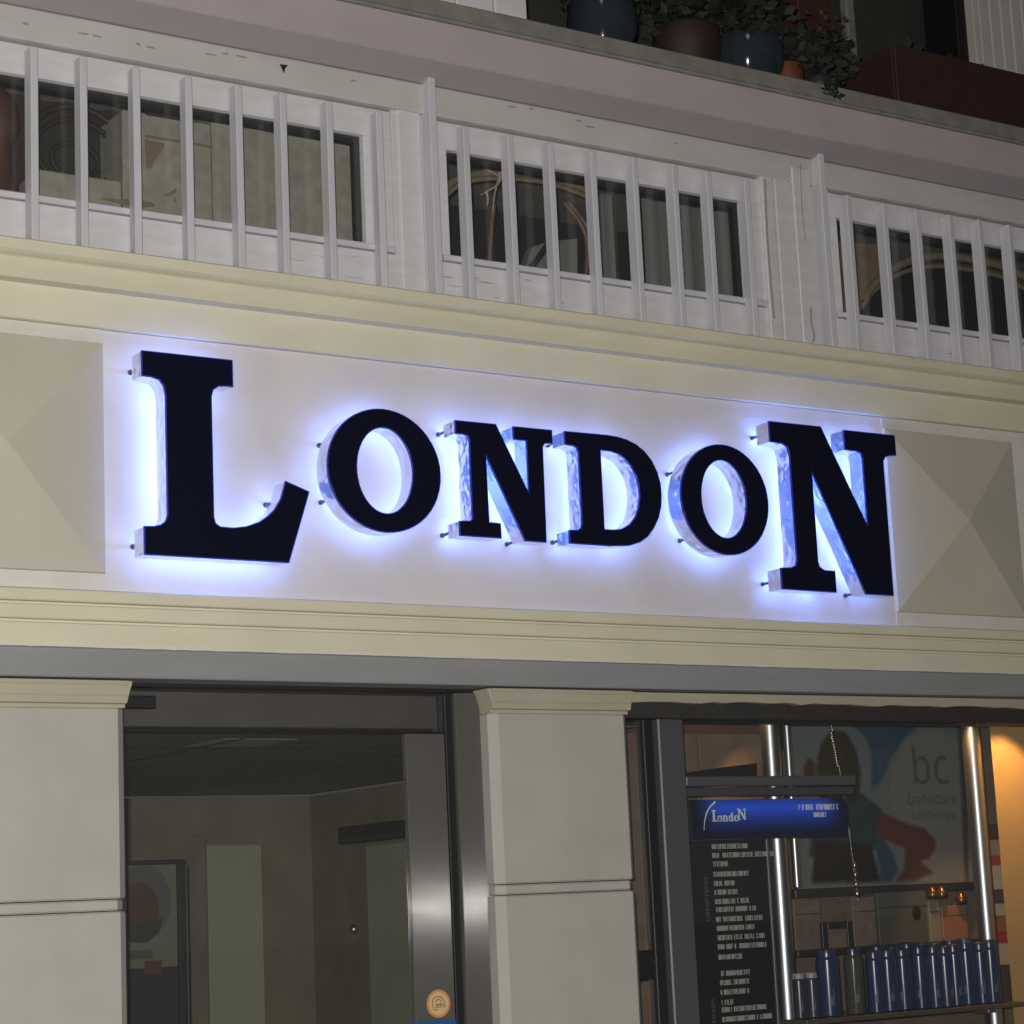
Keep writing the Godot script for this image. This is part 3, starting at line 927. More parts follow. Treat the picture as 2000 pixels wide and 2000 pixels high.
func display_things() -> void:
	# price board
	var z := -0.30
	var x0 := 5.801
	var x1 := 6.679
	var t := thing("price_board", "tall black price list board with a glowing blue header in the shop window", "price board", Vector3((x0 + x1) * 0.5, 0.5, z))
	part(t, "top_rail", bx(x0 - 0.005, 6.758, 2.099, 2.141, z - 0.06, z, 0.005), M.frame)
	part(t, "lower_rail", bx(x0 - 0.005, 6.751, 2.057, 2.092, z - 0.07, z - 0.01, 0.004), mat(Color(0.055, 0.06, 0.065), 0.4))
	part(t, "list_panel", bx(x0, 6.220, 0.52, 1.868, z - 0.03, z - 0.016, 0.002), mat(Color(0.012, 0.013, 0.013), 0.25))
	part(t, "reflection_strip", bx(6.223, 6.237, 0.52, 1.868, z - 0.03, z - 0.012, 0.002), M.frame)  # reflected line along the panel built as a grey strip
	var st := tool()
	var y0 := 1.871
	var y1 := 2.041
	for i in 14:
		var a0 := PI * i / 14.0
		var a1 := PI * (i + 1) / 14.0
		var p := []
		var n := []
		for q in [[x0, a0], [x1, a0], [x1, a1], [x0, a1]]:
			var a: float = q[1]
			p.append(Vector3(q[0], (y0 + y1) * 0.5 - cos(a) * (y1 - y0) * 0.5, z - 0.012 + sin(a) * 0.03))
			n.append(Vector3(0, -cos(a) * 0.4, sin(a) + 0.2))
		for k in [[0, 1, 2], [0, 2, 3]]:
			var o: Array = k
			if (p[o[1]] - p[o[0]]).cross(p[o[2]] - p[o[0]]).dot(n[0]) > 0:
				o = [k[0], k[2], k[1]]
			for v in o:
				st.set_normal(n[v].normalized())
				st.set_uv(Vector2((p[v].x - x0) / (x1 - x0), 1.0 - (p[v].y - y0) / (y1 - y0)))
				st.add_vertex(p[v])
	part(t, "light_box_case", bx(x0, x1, y0 + 0.001, y1 - 0.001, z - 0.05, z - 0.0125, 0.002), M.dark)
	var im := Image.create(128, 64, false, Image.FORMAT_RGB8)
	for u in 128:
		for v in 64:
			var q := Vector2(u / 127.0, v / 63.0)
			var k := clampf(1.05 - absf(q.y - 0.22) * 1.5, 0.05, 1.0) * smoothstep(0.0, 0.18, q.x) * (1.0 - smoothstep(0.82, 1.0, q.x))  # top glow and dim ends of the header painted into its texture
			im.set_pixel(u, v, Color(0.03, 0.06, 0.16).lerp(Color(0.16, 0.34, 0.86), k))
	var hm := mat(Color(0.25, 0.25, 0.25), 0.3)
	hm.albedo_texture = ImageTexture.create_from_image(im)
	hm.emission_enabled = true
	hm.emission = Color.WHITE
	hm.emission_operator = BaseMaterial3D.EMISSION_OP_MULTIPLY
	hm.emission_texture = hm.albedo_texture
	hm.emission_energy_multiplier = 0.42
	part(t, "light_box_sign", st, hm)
	var ink := mat(Color(0.75, 0.8, 0.85), 0.6)
	var pale := mat(Color(0.42, 0.46, 0.44), 0.6)
	var zt := z + 0.0185
	words(t, "L", Vector3(5.904, 1.930, zt), 1.974 - 1.926, ink, true)
	words(t, "ondo", Vector3(5.935, 1.934, zt), 0.034, ink, true)
	words(t, "N", Vector3(6.044, 1.934, zt), 1.974 - 1.926, ink, true)
	st = tool()
	glyphs(st, 6.392, 1.989, 6.630 - 6.392, 0.024, zt, 71)
	glyphs(st, 6.477, 1.957, 0.075, 0.020, zt, 72)
	part(t, "logo_print", st, ink)
	st = tool()
	tube(st, curve([Vector3(5.929, 2.030, -0.281), Vector3(5.891, 2.000, -0.281), Vector3(5.868, 1.957, -0.281), Vector3(5.859, 1.909, -0.281)]), 0.005, 6, 0.001)
	part(t, "arc_print", st, ink)
	var rows := [[1655, 66], [1671, 112], [1689, 28], [1709, 66], [1727, 36], [1744, 42], [1762, 63], [1778, 72], [1797, 85], [1814, 70], [1833, 88], [1851, 88], [1871, 42], [1903, 55], [1921, 52], [1940, 50], [1960, 22], [1973, 80], [1992, 90]]
	var yl := [1.828, 1.791, 1.754, 1.711, 1.672, 1.635, 1.596, 1.562, 1.521, 1.483, 1.444, 1.406, 1.363, 1.295, 1.257, 1.217, 1.175, 1.145, 1.105]
	for i in rows.size():
		st = tool()
		glyphs(st, 5.923, yl[i] + 0.003, minf(rows[i][1] * 0.00305, 0.345), 0.0205, z - 0.0155, 100 + i)
		part(t, "text_line", st, pale)
	for q in [[1.529, 0.19], [1.108, 0.1]]:
		st = tool()
		var g := RandomNumberGenerator.new()
		g.seed = 55
		var yy: float = q[0]
		while yy < q[0] + q[1]:
			var hgt := g.randf_range(0.006, 0.016)
			box(st, Vector3(x0 + 0.07, yy, z - 0.0155), Vector3(x0 + 0.07 + g.randf_range(0.01, 0.02), yy + hgt * 0.5, z - 0.014), 0.0)
			yy += hgt
		part(t, "side_text", st, M.frame)
	solo("black_canopy", wedge(), M.black, "black wedge-shaped board sticking out above the price board", "board")

	# chrome poles
	var pl := ["thick polished chrome pole behind the price board", "thick polished chrome pole at the right side of the shop window", "thin chrome pole just right of the thick one behind the price board"]
	var k := 0
	for q in [[6.542, 6.571, 0.046, -0.64], [7.825, 7.848, 0.046, -0.64], [6.801, 6.790, 0.02, -0.8]]:
		st = tool()
		tube(st, [Vector3((q[0] + q[1]) * 0.5, 0.5 if k < 2 else 1.66, q[3]), Vector3((q[0] + q[1]) * 0.5, 2.559, q[3])], q[2], 28)
		solo("display_pole", st, M.chrome, pl[k], "pole", "chrome display poles")
		k += 1

	poster()

	# shelf and the goods on it
	var sy := 1.078
	var sh := thing("display_shelf", "dark glass shelf on the chrome poles carrying blue bottles", "shelf", Vector3(7.15, sy - 0.02, -0.65))
	part(sh, "shelf_board", bx(6.50, 7.88, sy - 0.022, sy, -0.90, -0.45, 0.003), mat(Color(0.09, 0.08, 0.06), 0.2))
	part(sh, "bracket", bx(6.46, 6.52, sy - 0.05, sy - 0.023, -0.7, -0.6, 0.003), M.frame)
	part(sh, "bracket", bx(7.76, 7.83, sy - 0.05, sy - 0.023, -0.7, -0.6, 0.003), M.frame)
	var blue := mat(Color(0.022, 0.036, 0.105), 0.22)
	var cap := mat(Color(0.03, 0.042, 0.10), 0.25)
	var front := [6.975, 7.079, 7.180, 7.282, 7.350, 7.421, 7.503, 7.586, 7.666, 7.739]
	var proto := bottle("leftmost slim blue bottle of the front row on the shelf", blue, cap, 0.29, 0.041)
	var ords := ["", "second slim blue bottle from the left in the front row", "third slim blue bottle from the left in the front row", "fourth slim blue bottle from the left in the front row", "fifth slim blue bottle from the left in the front row", "sixth slim blue bottle from the left in the front row", "seventh slim blue bottle from the left in the front row", "eighth slim blue bottle from the left in the front row", "ninth slim blue bottle from the left in the front row", "rightmost slim blue bottle of the front row on the shelf"]
	var backs := ["leftmost blue bottle of the row behind on the shelf", "second blue bottle from the left in the row behind", "third blue bottle from the left in the row behind", "fourth blue bottle from the left in the row behind", "fifth blue bottle from the left in the row behind", "sixth blue bottle from the left in the row behind", "rightmost blue bottle of the row behind on the shelf"]
	var g2 := RandomNumberGenerator.new()
	g2.seed = 12
	for i in front.size():
		var c: Node3D = proto if i == 0 else proto.duplicate()
		if i > 0:
			c.name = numbered("bottle")
			add_child(c)
			c.set_meta("label", ords[i])
		c.position = Vector3(front[i], sy + 0.0005, -0.53 + g2.randf_range(-0.02, 0.02))
		c.rotation.y = g2.randf_range(-0.7, 0.5)
		c.scale = Vector3(1, g2.randf_range(0.965, 1.03), 1)
	for i in backs.size():
		var c: Node3D = proto.duplicate()
		c.name = numbered("bottle")
		add_child(c)
		c.set_meta("label", backs[i])
		c.position = Vector3(7.111 + i * 0.098, sy + 0.0005, -0.655 + g2.randf_range(-0.02, 0.02))
		c.rotation.y = g2.randf_range(-0.7, 0.5)
		c.scale = Vector3(1, g2.randf_range(1.0, 1.05), 1)
	var darkb := mat(Color(0.035, 0.035, 0.06), 0.25)
	var greyc := mat(Color(0.3, 0.3, 0.32), 0.4)
	for q in [[1562, "dark pump bottle with a pale spout at the left end of the shelf", 0.2, 0.032], [1583, "dark pump bottle with a pale spout, second from the left end of the shelf", 0.2, 0.032]]:
		var c := bottle(q[1], darkb, greyc, q[2], q[3])
		c.position = Vector3(6.553 + (0.0 if q[0] == 1562 else 0.075), sy + 0.0005, -0.55)
	var c2 := bottle("wide dark blue bottle with a slim neck beside the pump bottles", blue, cap, 0.30, 0.052)
	c2.position = Vector3(6.727, sy + 0.0005, -0.55)
	var c3 := bottle("dark bottle with a long bright glint, left of the blue row", mat(Color(0.06, 0.065, 0.05), 0.12), darkb, 0.30, 0.044)
	c3.position = Vector3(6.883, sy + 0.0005, -0.55)

	# goods on the back ledge
	var lb := bx(6.9, 8.29, 1.364 - 0.03, 1.364, -1.3, -0.95, 0.003)
	solo("back_shelf", lb, M.dark, "dark back shelf under the poster, behind the row of blue bottles", "shelf")
	var by := 1.364 + 0.0005
	var beige := mat(Color(0.2, 0.155, 0.12), 0.6, 0, blotch, Vector3(3, 3, 3))
	carton("beige carton at the far left of the back shelf", 6.934, 7.103, by, 1.600, beige)
	carton("beige carton beside the dark picture frame on the back shelf", 7.305, 7.450, by, 1.600, beige)
	carton("wide grey-green carton with a black dot in the middle of the back shelf", 7.467, 7.792, by, 1.617, mat(Color(0.075, 0.078, 0.066), 0.6), true)
	carton("small pale carton with dark red spots next to the grey-green carton", 7.806, 7.882, by, 1.572, mat(Color(0.2, 0.18, 0.14), 0.6))
	carton("salmon pink carton at the right end of the back shelf", 7.893, 8.065, by, 1.539, mat(Color(0.26, 0.13, 0.08), 0.6))
	var pf := thing("desk_photo", "small dark photo frame standing between two beige cartons", "photo frame", Vector3(7.155, by, -0.96))
	var fx0 := 7.056
	var fx1 := 7.250
	var fy := 1.490
	part(pf, "frame_side", bx(fx0, fx0 + 0.035, by, fy, -0.965, -0.945, 0.002), M.dark)
	part(pf, "frame_side", bx(fx1 - 0.035, fx1, by, fy, -0.965, -0.945, 0.002), M.dark)
	part(pf, "frame_top", bx(fx0 + 0.036, fx1 - 0.036, fy - 0.035, fy, -0.965, -0.945, 0.002), M.dark)
	part(pf, "picture", bx(fx0 + 0.034, fx1 - 0.034, by + 0.001, fy - 0.034, -0.964, -0.956, 0.001), beige)
	for i in 3:
		var gx: float = [7.825, 7.888, 8.018][i]
		var gy: float = [1.572, 1.572, 1.539][i]
		st = tool()
		turned(st, [Vector2(0.0, 0.0), Vector2(0.024, 0.002), Vector2(0.03, 0.02), Vector2(0.028, 0.04), Vector2(0.016, 0.05), Vector2(0.016, 0.062), Vector2(0.0, 0.063)], Vector3(gx, gy + 0.001, -0.985), 16)
		solo("jar", st, mat(Color(0.22, 0.11, 0.05), 0.32, 0.8), ["small jar in warm glint colour, left one of the pair above the pale carton", "small jar in warm glint colour, right one of the pair above the pale carton", "small jar in warm glint colour on top of the salmon pink carton"][i], "jar", "jars in warm glint colour")  # orange metal tint stands in for warm lamp reflections on the jars

	# stack of packs at the edge of the lit side wall
	var cols := [Color(0.1, 0.06, 0.05), Color(0.45, 0.3, 0.22), Color(0.5, 0.08, 0.05), Color(0.62, 0.5, 0.34), Color(0.13, 0.07, 0.05), Color(0.6, 0.48, 0.3), Color(0.42, 0.14, 0.07), Color(0.5, 0.06, 0.04), Color(0.6, 0.46, 0.28), Color(0.1, 0.07, 0.05)]
	var names := ["dark brown pack at the top of the stack by the lit wall", "pinkish pack second from the top of the stack by the lit wall", "bright red pack third from the top of the stack by the lit wall", "cream pack under the upper red pack by the lit wall", "dark pack between the two cream packs by the lit wall", "cream pack in the middle of the stack by the lit wall", "rusty orange pack above the lower red pack by the lit wall", "lower red pack of the stack by the lit wall", "cream pack under the lower red pack by the lit wall", "dark brown pack at the foot of the stack by the lit wall"]
	var ys := [1.929, 1.853, 1.772, 1.727, 1.606, 1.538, 1.476, 1.395, 1.345, 1.238, 1.053]
	var px0 := 8.033
	for i in 10:
		var sx: float = px0 + [0.0, 0.004, 0.006, 0.002, 0.006, 0.0, 0.007, 0.004, 0.008, 0.01][i]
		solo("pack", bx(sx, sx + 0.1, ys[i + 1] + 0.0008, ys[i], -0.88, -0.8, 0.004), mat(cols[i], 0.5), names[i], "pack", "packs stacked by the lit wall")
	solo("pack_ledge", bx(px0 - 0.02, px0 + 0.13, ys[10] - 0.02, ys[10], -0.9, -0.78, 0.002), M.dark, "small dark ledge under the stack of packs", "ledge")

	# hanging chain of glass beads
	st = tool()
	tube(st, [Vector3(6.763, 2.408, -0.450), Vector3(6.816, 2.045, -0.450), Vector3(6.851, 1.583, -0.450)], 0.0008, 6)
	for i in 13:
		var f := i / 12.0
		var c := (Vector3(6.763, 2.344, -0.450)).lerp(Vector3(6.787, 2.197, -0.450), f)
		turned(st, [Vector2(0, -0.011), Vector2(0.008, -0.006), Vector2(0.008, 0.006), Vector2(0, 0.011)], c, 8)
	for i in 4:
		var c := (Vector3(6.845, 1.744, -0.450)).lerp(Vector3(6.848, 1.617, -0.450), i / 3.0)
		turned(st, [Vector2(0, -0.02), Vector2(0.009, -0.008), Vector2(0.009, 0.008), Vector2(0, 0.02)], c, 8)
	solo("bead_chain", st, mat(Color(0.5, 0.5, 0.48), 0.25, 1.0), "thin hanging chain of glinting beads in front of the poster", "chain")

	# warm downlights behind the beam
	lamp_at("warm downlight in the ceiling above the lit side wall", Vector3(7.62, 2.535, -0.545), Vector3(0.42, -1.0, 0.0), 1.0, 36.0)
	lamp_at("warm downlight in the ceiling above the price board", Vector3(6.50, 2.535, -0.62), Vector3(0.3, -1.0, -0.05), 0.3, 50.0)


func lamp_at(label: String, at: Vector3, towards: Vector3, energy: float, angle: float) -> void:
	var t := thing("downlight", label, "lamp", at, "warm downlights in the display window")
	var st := tool()
	turned(st, [Vector2(0.042, -0.004), Vector2(0.046, 0.0), Vector2(0.044, 0.02), Vector2(0.0, 0.021)], at)
	part(t, "housing", st, M.chrome)
	st = tool()
	turned(st, [Vector2(0.0, -0.001), Vector2(0.032, 0.0), Vector2(0.032, 0.008), Vector2(0.0, 0.009)], at)
	part(t, "lamp_bulb", st, glow(Color(1.0, 0.62, 0.25), 3.0))
	var l := SpotLight3D.new()
	l.name = "lamp_light"
	l.light_color = Color(1.0, 0.52, 0.17).linear_to_srgb()
	l.light_energy = energy
	l.light_size = 0.03
	l.spot_range = 4.0
	l.spot_angle = angle
	l.spot_angle_attenuation = 0.35
	l.spot_attenuation = 2.0
	l.shadow_enabled = true
	t.add_child(l)
	l.look_at_from_position(at + Vector3(0, -0.012, 0), at + towards, Vector3(0, 0, 1))


func wedge() -> SurfaceTool:
	var st := tool()
	slab(st, PackedVector2Array([Vector2(5.944, 2.156), Vector2(6.042, 2.175), Vector2(6.353, 2.213), Vector2(6.347, 2.145), Vector2(5.948, 2.142)]), -0.85, -0.5)
	return st


func bottle(label: String, m: Material, capm: Material, h: float, r: float) -> Node3D:
	var t := thing("bottle", label, "bottle", Vector3.ZERO, "bottles on the display shelf")
	var st := tool()
	turned(st, [Vector2(0, 0), Vector2(r * 0.94, 0.001), Vector2(r, 0.006), Vector2(r, h * 0.83), Vector2(r * 0.97, h * 0.85), Vector2(r * 0.86, h * 0.87), Vector2(r * 0.84, h * 0.88)], Vector3.ZERO, 18)
	part(t, "bottle_body", st, m)
	st = tool()
	turned(st, [Vector2(r * 0.87, h * 0.875), Vector2(r * 0.88, h * 0.97), Vector2(r * 0.78, h), Vector2(0, h + 0.0005)], Vector3.ZERO, 14)
	part(t, "cap", st, capm)
	st = tool()
	box(st, Vector3(-r * 0.16, h * 0.17, r * 0.985), Vector3(r * 0.10, h * 0.30, r * 1.012), 0.0)
	box(st, Vector3(r * 0.16, h * 0.17, r * 0.985), Vector3(r * 0.22, h * 0.42, r * 1.006), 0.0)
	part(t, "label_print", st, mat(Color(0.09, 0.1, 0.14), 0.5)).rotation.y = -0.5
	return t


func carton(label: String, x0: float, x1: float, y0: float, y1: float, m: Material, dot := false) -> void:
	var t := thing("carton", label, "carton", Vector3((x0 + x1) * 0.5, y0, -1.06), "cartons on the back shelf")
	part(t, "box_body", bx(x0, x1, y0, y1, -1.12, -1.0, 0.003), m)
	part(t, "lid_flap", bx(x0 + 0.002, x1 - 0.002, y1 - (y1 - y0) * 0.3, y1 - (y1 - y0) * 0.28, -1.001, -0.999, 0.0), M.dark)
	if dot:
		var st := tool()
		slab(st, oval(x1 - 0.07, (y0 + y1) * 0.5 + 0.02, 0.028, 0.036, 18), -1.0, -0.998)
		part(t, "dot_print", st, M.black)


func poster() -> void:
	var w := 200
	var h := 140
	var im := Image.create(w, h, false, Image.FORMAT_RGB8)
	var shapes := [
		[PackedVector2Array([Vector2(67, 0), Vector2(145, -1), Vector2(124, 12), Vector2(108, 30), Vector2(94, 39), Vector2(82, 12)]), Color(0.03, 0.085, 0.13)],
		[PackedVector2Array([Vector2(87, 26), Vector2(113, 17), Vector2(105, 35), Vector2(94, 52), Vector2(84, 57)]), Color(0.055, 0.1, 0.15)],
		[PackedVector2Array([Vector2(108, 39), Vector2(124, 17), Vector2(145, 5), Vector2(165, 5), Vector2(182, 14), Vector2(194, 35), Vector2(183, 139), Vector2(132, 137), Vector2(102, 66)]), Color(0.22, 0.22, 0.205)],
		[PackedVector2Array([Vector2(83, 100), Vector2(92, 97), Vector2(103, 114), Vector2(106, 127), Vector2(98, 136), Vector2(88, 136)]), Color(0.035, 0.08, 0.13)],
		[PackedVector2Array([Vector2(23, 69), Vector2(51, 59), Vector2(75, 61), Vector2(94, 75), Vector2(84, 105), Vector2(78, 113), Vector2(14, 112)]), Color(0.025, 0.055, 0.075)],
		[PackedVector2Array([Vector2(22, 99), Vector2(79, 105), Vector2(87, 136), Vector2(15, 134)]), Color(0.012, 0.012, 0.012)],
		[PackedVector2Array([Vector2(91, 76), Vector2(114, 85), Vector2(139, 92), Vector2(149, 101), Vector2(149, 110), Vector2(141, 117), Vector2(131, 120), Vector2(145, 130), Vector2(126, 135), Vector2(101, 137), Vector2(113, 127), Vector2(117, 108), Vector2(85, 97)]), Color(0.125, 0.042, 0.036)],
		[PackedVector2Array([Vector2(29, 65), Vector2(27, 39), Vector2(34, 17), Vector2(47, 6), Vector2(61, 8), Vector2(70, 21), Vector2(74, 43), Vector2(70, 65), Vector2(55, 72), Vector2(39, 71)]), Color(0.035, 0.032, 0.022)],
		[PackedVector2Array([Vector2(14, 39), Vector2(20, 30), Vector2(25, 32), Vector2(26, 52), Vector2(16, 56)]), Color(0.075, 0.035, 0.03)],
		[PackedVector2Array([Vector2(186, -1), Vector2(198, -1), Vector2(183, 139), Vector2(180, 138)]), Color(0.08, 0.06, 0.045)],
	]
	for u in w:
		for v in h:
			var q := Vector2(u, v)
			var c := Color(0.15, 0.19, 0.215).lerp(Color(0.18, 0.195, 0.195), float(v) / h)
			for s in shapes:
				if Geometry2D.is_point_in_polygon(q, s[0]):
					c = s[1]
			im.set_pixel(u, v, c.linear_to_srgb())
	var pg := RandomNumberGenerator.new()
	pg.seed = 77
	for k in 60:
		var q: Vector2 = Vector2(55, 13) + Vector2(pg.randf_range(-9, 9), pg.randf_range(-4, 3))
		var bend := pg.randf_range(-0.5, 0.5) + (q.x - Vector2(55, 13).x) * 0.06
		var tone := Color(0.06, 0.045, 0.028).lerp(Color(0.016, 0.014, 0.01), pg.randf())
		for i in 20:
			q += Vector2(bend * 0.7, 1.0)
			if Geometry2D.is_point_in_polygon(q, shapes[7][0]):
				im.set_pixel(int(q.x), int(q.y), tone.linear_to_srgb())
	for k in 14:
		var q: Vector2 = Vector2(54, 78) + Vector2(pg.randf_range(-16, 16), pg.randf_range(-6, 6))
		for i in 10:
			q += Vector2(pg.randf_range(-0.3, 0.6), 1.0)
			if Geometry2D.is_point_in_polygon(q, shapes[4][0]):
				im.set_pixel(int(q.x), int(q.y), Color(0.012, 0.03, 0.045).linear_to_srgb())
	# print softness
	im.resize(w / 3, h / 3, Image.INTERPOLATE_LANCZOS)
	im.resize(w * 2, h * 2, Image.INTERPOLATE_CUBIC)
	var t := thing("poster", "large poster of a person in a blue top with one arm bent, behind the shelf", "poster", Vector3(7.67, 1.65, -1.1))
	var st := tool()
	for p in [[Vector3(7.05, 1.65, -1.1), Vector2(0, 1)], [Vector3(7.05, 2.46, -1.1), Vector2(0, 0)], [Vector3(8.29, 2.46, -1.1), Vector2(1, 0)], [Vector3(7.05, 1.65, -1.1), Vector2(0, 1)], [Vector3(8.29, 2.46, -1.1), Vector2(1, 0)], [Vector3(8.29, 1.65, -1.1), Vector2(1, 1)]]:
		st.set_normal(Vector3.BACK)
		st.set_uv(p[1])
		st.add_vertex(p[0])
	var m := StandardMaterial3D.new()
	m.albedo_texture = ImageTexture.create_from_image(im)
	m.albedo_color = Color(0.92, 0.92, 0.92)
	m.roughness = 0.5
	part(t, "print", st, m)
	part(t, "backing_board", bx(7.05, 8.29, 1.65, 2.34, -1.12, -1.102, 0.0), M.dark)
	part(t, "bottom_bar", bx(7.02, 8.29, 1.609, 1.652, -1.12, -1.08, 0.004), M.dark)
	var ink := mat(Color(0.095, 0.096, 0.09), 0.6)
	words(t, "bc", Vector3(7.848, 2.089, -1.099), 0.185, ink, false)
	words(t, "bonacure", Vector3(7.811, 2.029, -1.099), 0.058, ink, false)
	words(t, "hairtherapy", Vector3(7.831, 1.960, -1.099), 0.042, ink, false)


# ---------- entrance room ----------
func room_things() -> void:
	var z := -2.2
	var t := thing("picture_stand", "framed poster on a stand with a round dark picture, left inside the entrance", "framed poster", Vector3(4.171, 0.02, z))
	var x1 := 4.306
	var yt := 1.912
	part(t, "frame_post", bx(x1 - 0.012, x1 + 0.028, 0.021, yt, z - 0.02, z + 0.015, 0.005), M.dark)
	part(t, "metal_edge", bx(x1 + 0.0285, x1 + 0.036, 0.021, yt - 0.02, z - 0.015, z + 0.01, 0.002), M.frame)
	part(t, "frame_top", bx(x1 - 0.75, x1 - 0.013, yt - 0.02, yt, z - 0.02, z + 0.01, 0.004), M.dark)
	part(t, "sheet", bx(x1 - 0.74, x1 - 0.013, 1.431, yt - 0.021, z - 0.012, z - 0.004, 0.001), mat(Color(0.12, 0.125, 0.095), 0.6))
	part(t, "lower_sheet", bx(x1 - 0.74, x1 - 0.013, 0.03, 1.431 - 0.001, z - 0.012, z - 0.004, 0.001), mat(Color(0.028, 0.025, 0.027), 0.5))
	var cx := 4.139
	var cy := 1.733
	var st := tool()
	slab(st, oval(cx - 0.01, cy - 0.005, 0.135, 0.165, 32), z - 0.004, z - 0.002)
	part(t, "oval_print", st, mat(Color(0.085, 0.076, 0.08), 0.6))
	st = tool()
	slab(st, oval(cx - 0.035, cy - 0.04, 0.1, 0.12, 28), z - 0.002, z - 0.0005)
	part(t, "face_print", st, mat(Color(0.07, 0.032, 0.018), 0.6))
	st = tool()
	slab(st, PackedVector2Array([Vector2(cx - 0.13, cy - 0.06), Vector2(cx - 0.05, cy - 0.1), Vector2(cx + 0.05, cy - 0.09), Vector2(cx + 0.085, cy - 0.07), Vector2(cx + 0.06, cy - 0.15), Vector2(cx, cy - 0.19), Vector2(cx - 0.08, cy - 0.185)]), z - 0.0005, z + 0.0008)
	part(t, "dark_print", st, mat(Color(0.035, 0.028, 0.02), 0.6))
	part(t, "green_print", bx(cx - 0.1, cx + 0.03, cy - 0.26, cy - 0.22, z - 0.004, z - 0.002, 0.001), mat(Color(0.06, 0.075, 0.035), 0.6))
	part(t, "red_print", bx(cx - 0.01, cx + 0.075, cy - 0.33, cy - 0.27, z - 0.004, z - 0.002, 0.001), mat(Color(0.09, 0.03, 0.02), 0.6))
	var ac := thing("wall_unit", "long black wall unit above the pale door on the room's right wall", "wall unit", Vector3(6.2, 2.01, -3.5))
	var q0 := Vector3(6.200, 2.077, -4.101)
	var q1 := Vector3(6.200, 2.090, -3.306)
	part(ac, "unit_body", bx(6.17, 6.239, Vector3(6.200, 2.033, -3.703).y, Vector3(6.200, 2.133, -3.696).y, q0.z, q1.z, 0.012), M.black)
	part(ac, "vent_flap", bx(6.164, 6.17, Vector3(6.200, 2.033, -3.703).y + 0.01, Vector3(6.200, 2.033, -3.703).y + 0.035, q0.z + 0.04, q1.z - 0.04, 0.002), M.dark)
	# stickers on the door
	t = thing("door_sticker", "round tan sticker with a dark emblem on the steel door stile", "sticker", Vector3(4.424, 1.275, -0.139))
	st = tool()
	slab(st, oval(4.423, 1.275, 0.052, 0.052, 36), -0.1399, -0.1385)
	part(t, "disc", st, mat(Color(0.75, 0.5, 0.27), 0.5))
	var dk := mat(Color(0.12, 0.085, 0.055), 0.6)
	var org := mat(Color(0.62, 0.28, 0.07), 0.5)
	st = tool()
	ring(st, oval(4.423, 1.275, 0.051, 0.051, 36), oval(4.423, 1.275, 0.044, 0.044, 36), -0.1382, -0.1382, 1.0)
	part(t, "rim_print", st, org)
	st = tool()
	var sc := Vector2(4.423, 1.275)
	var loop := []
	for q in [Vector2(-0.006, -0.022), Vector2(-0.022, -0.022), Vector2(-0.027, -0.014), Vector2(-0.027, 0.012), Vector2(-0.018, 0.024), Vector2(0.0, 0.027), Vector2(0.016, 0.022), Vector2(0.024, 0.010), Vector2(0.027, -0.002)]:
		loop.append(Vector3(sc.x + q.x, sc.y + q.y, -0.1383))
	tube(st, loop, 0.0016, 6)
	loop = []
	for i in 13:
		loop.append(Vector3(sc.x + cos(TAU * i / 12) * 0.012, sc.y + 0.006 + sin(TAU * i / 12) * 0.010, -0.1383))
	tube(st, loop, 0.0014, 6)
	part(t, "emblem", st, dk)
	words(t, "auto", Vector3(sc.x - 0.016, sc.y - 0.021, -0.1384), 0.017, dk, false)
	solo("notice_sticker", bx(4.299, 4.497, 1.125, 1.214, -0.1399, -0.1383, 0.0), mat(Color(0.03, 0.11, 0.3), 0.4), "blue rectangular sticker under the round tan sticker", "sticker")


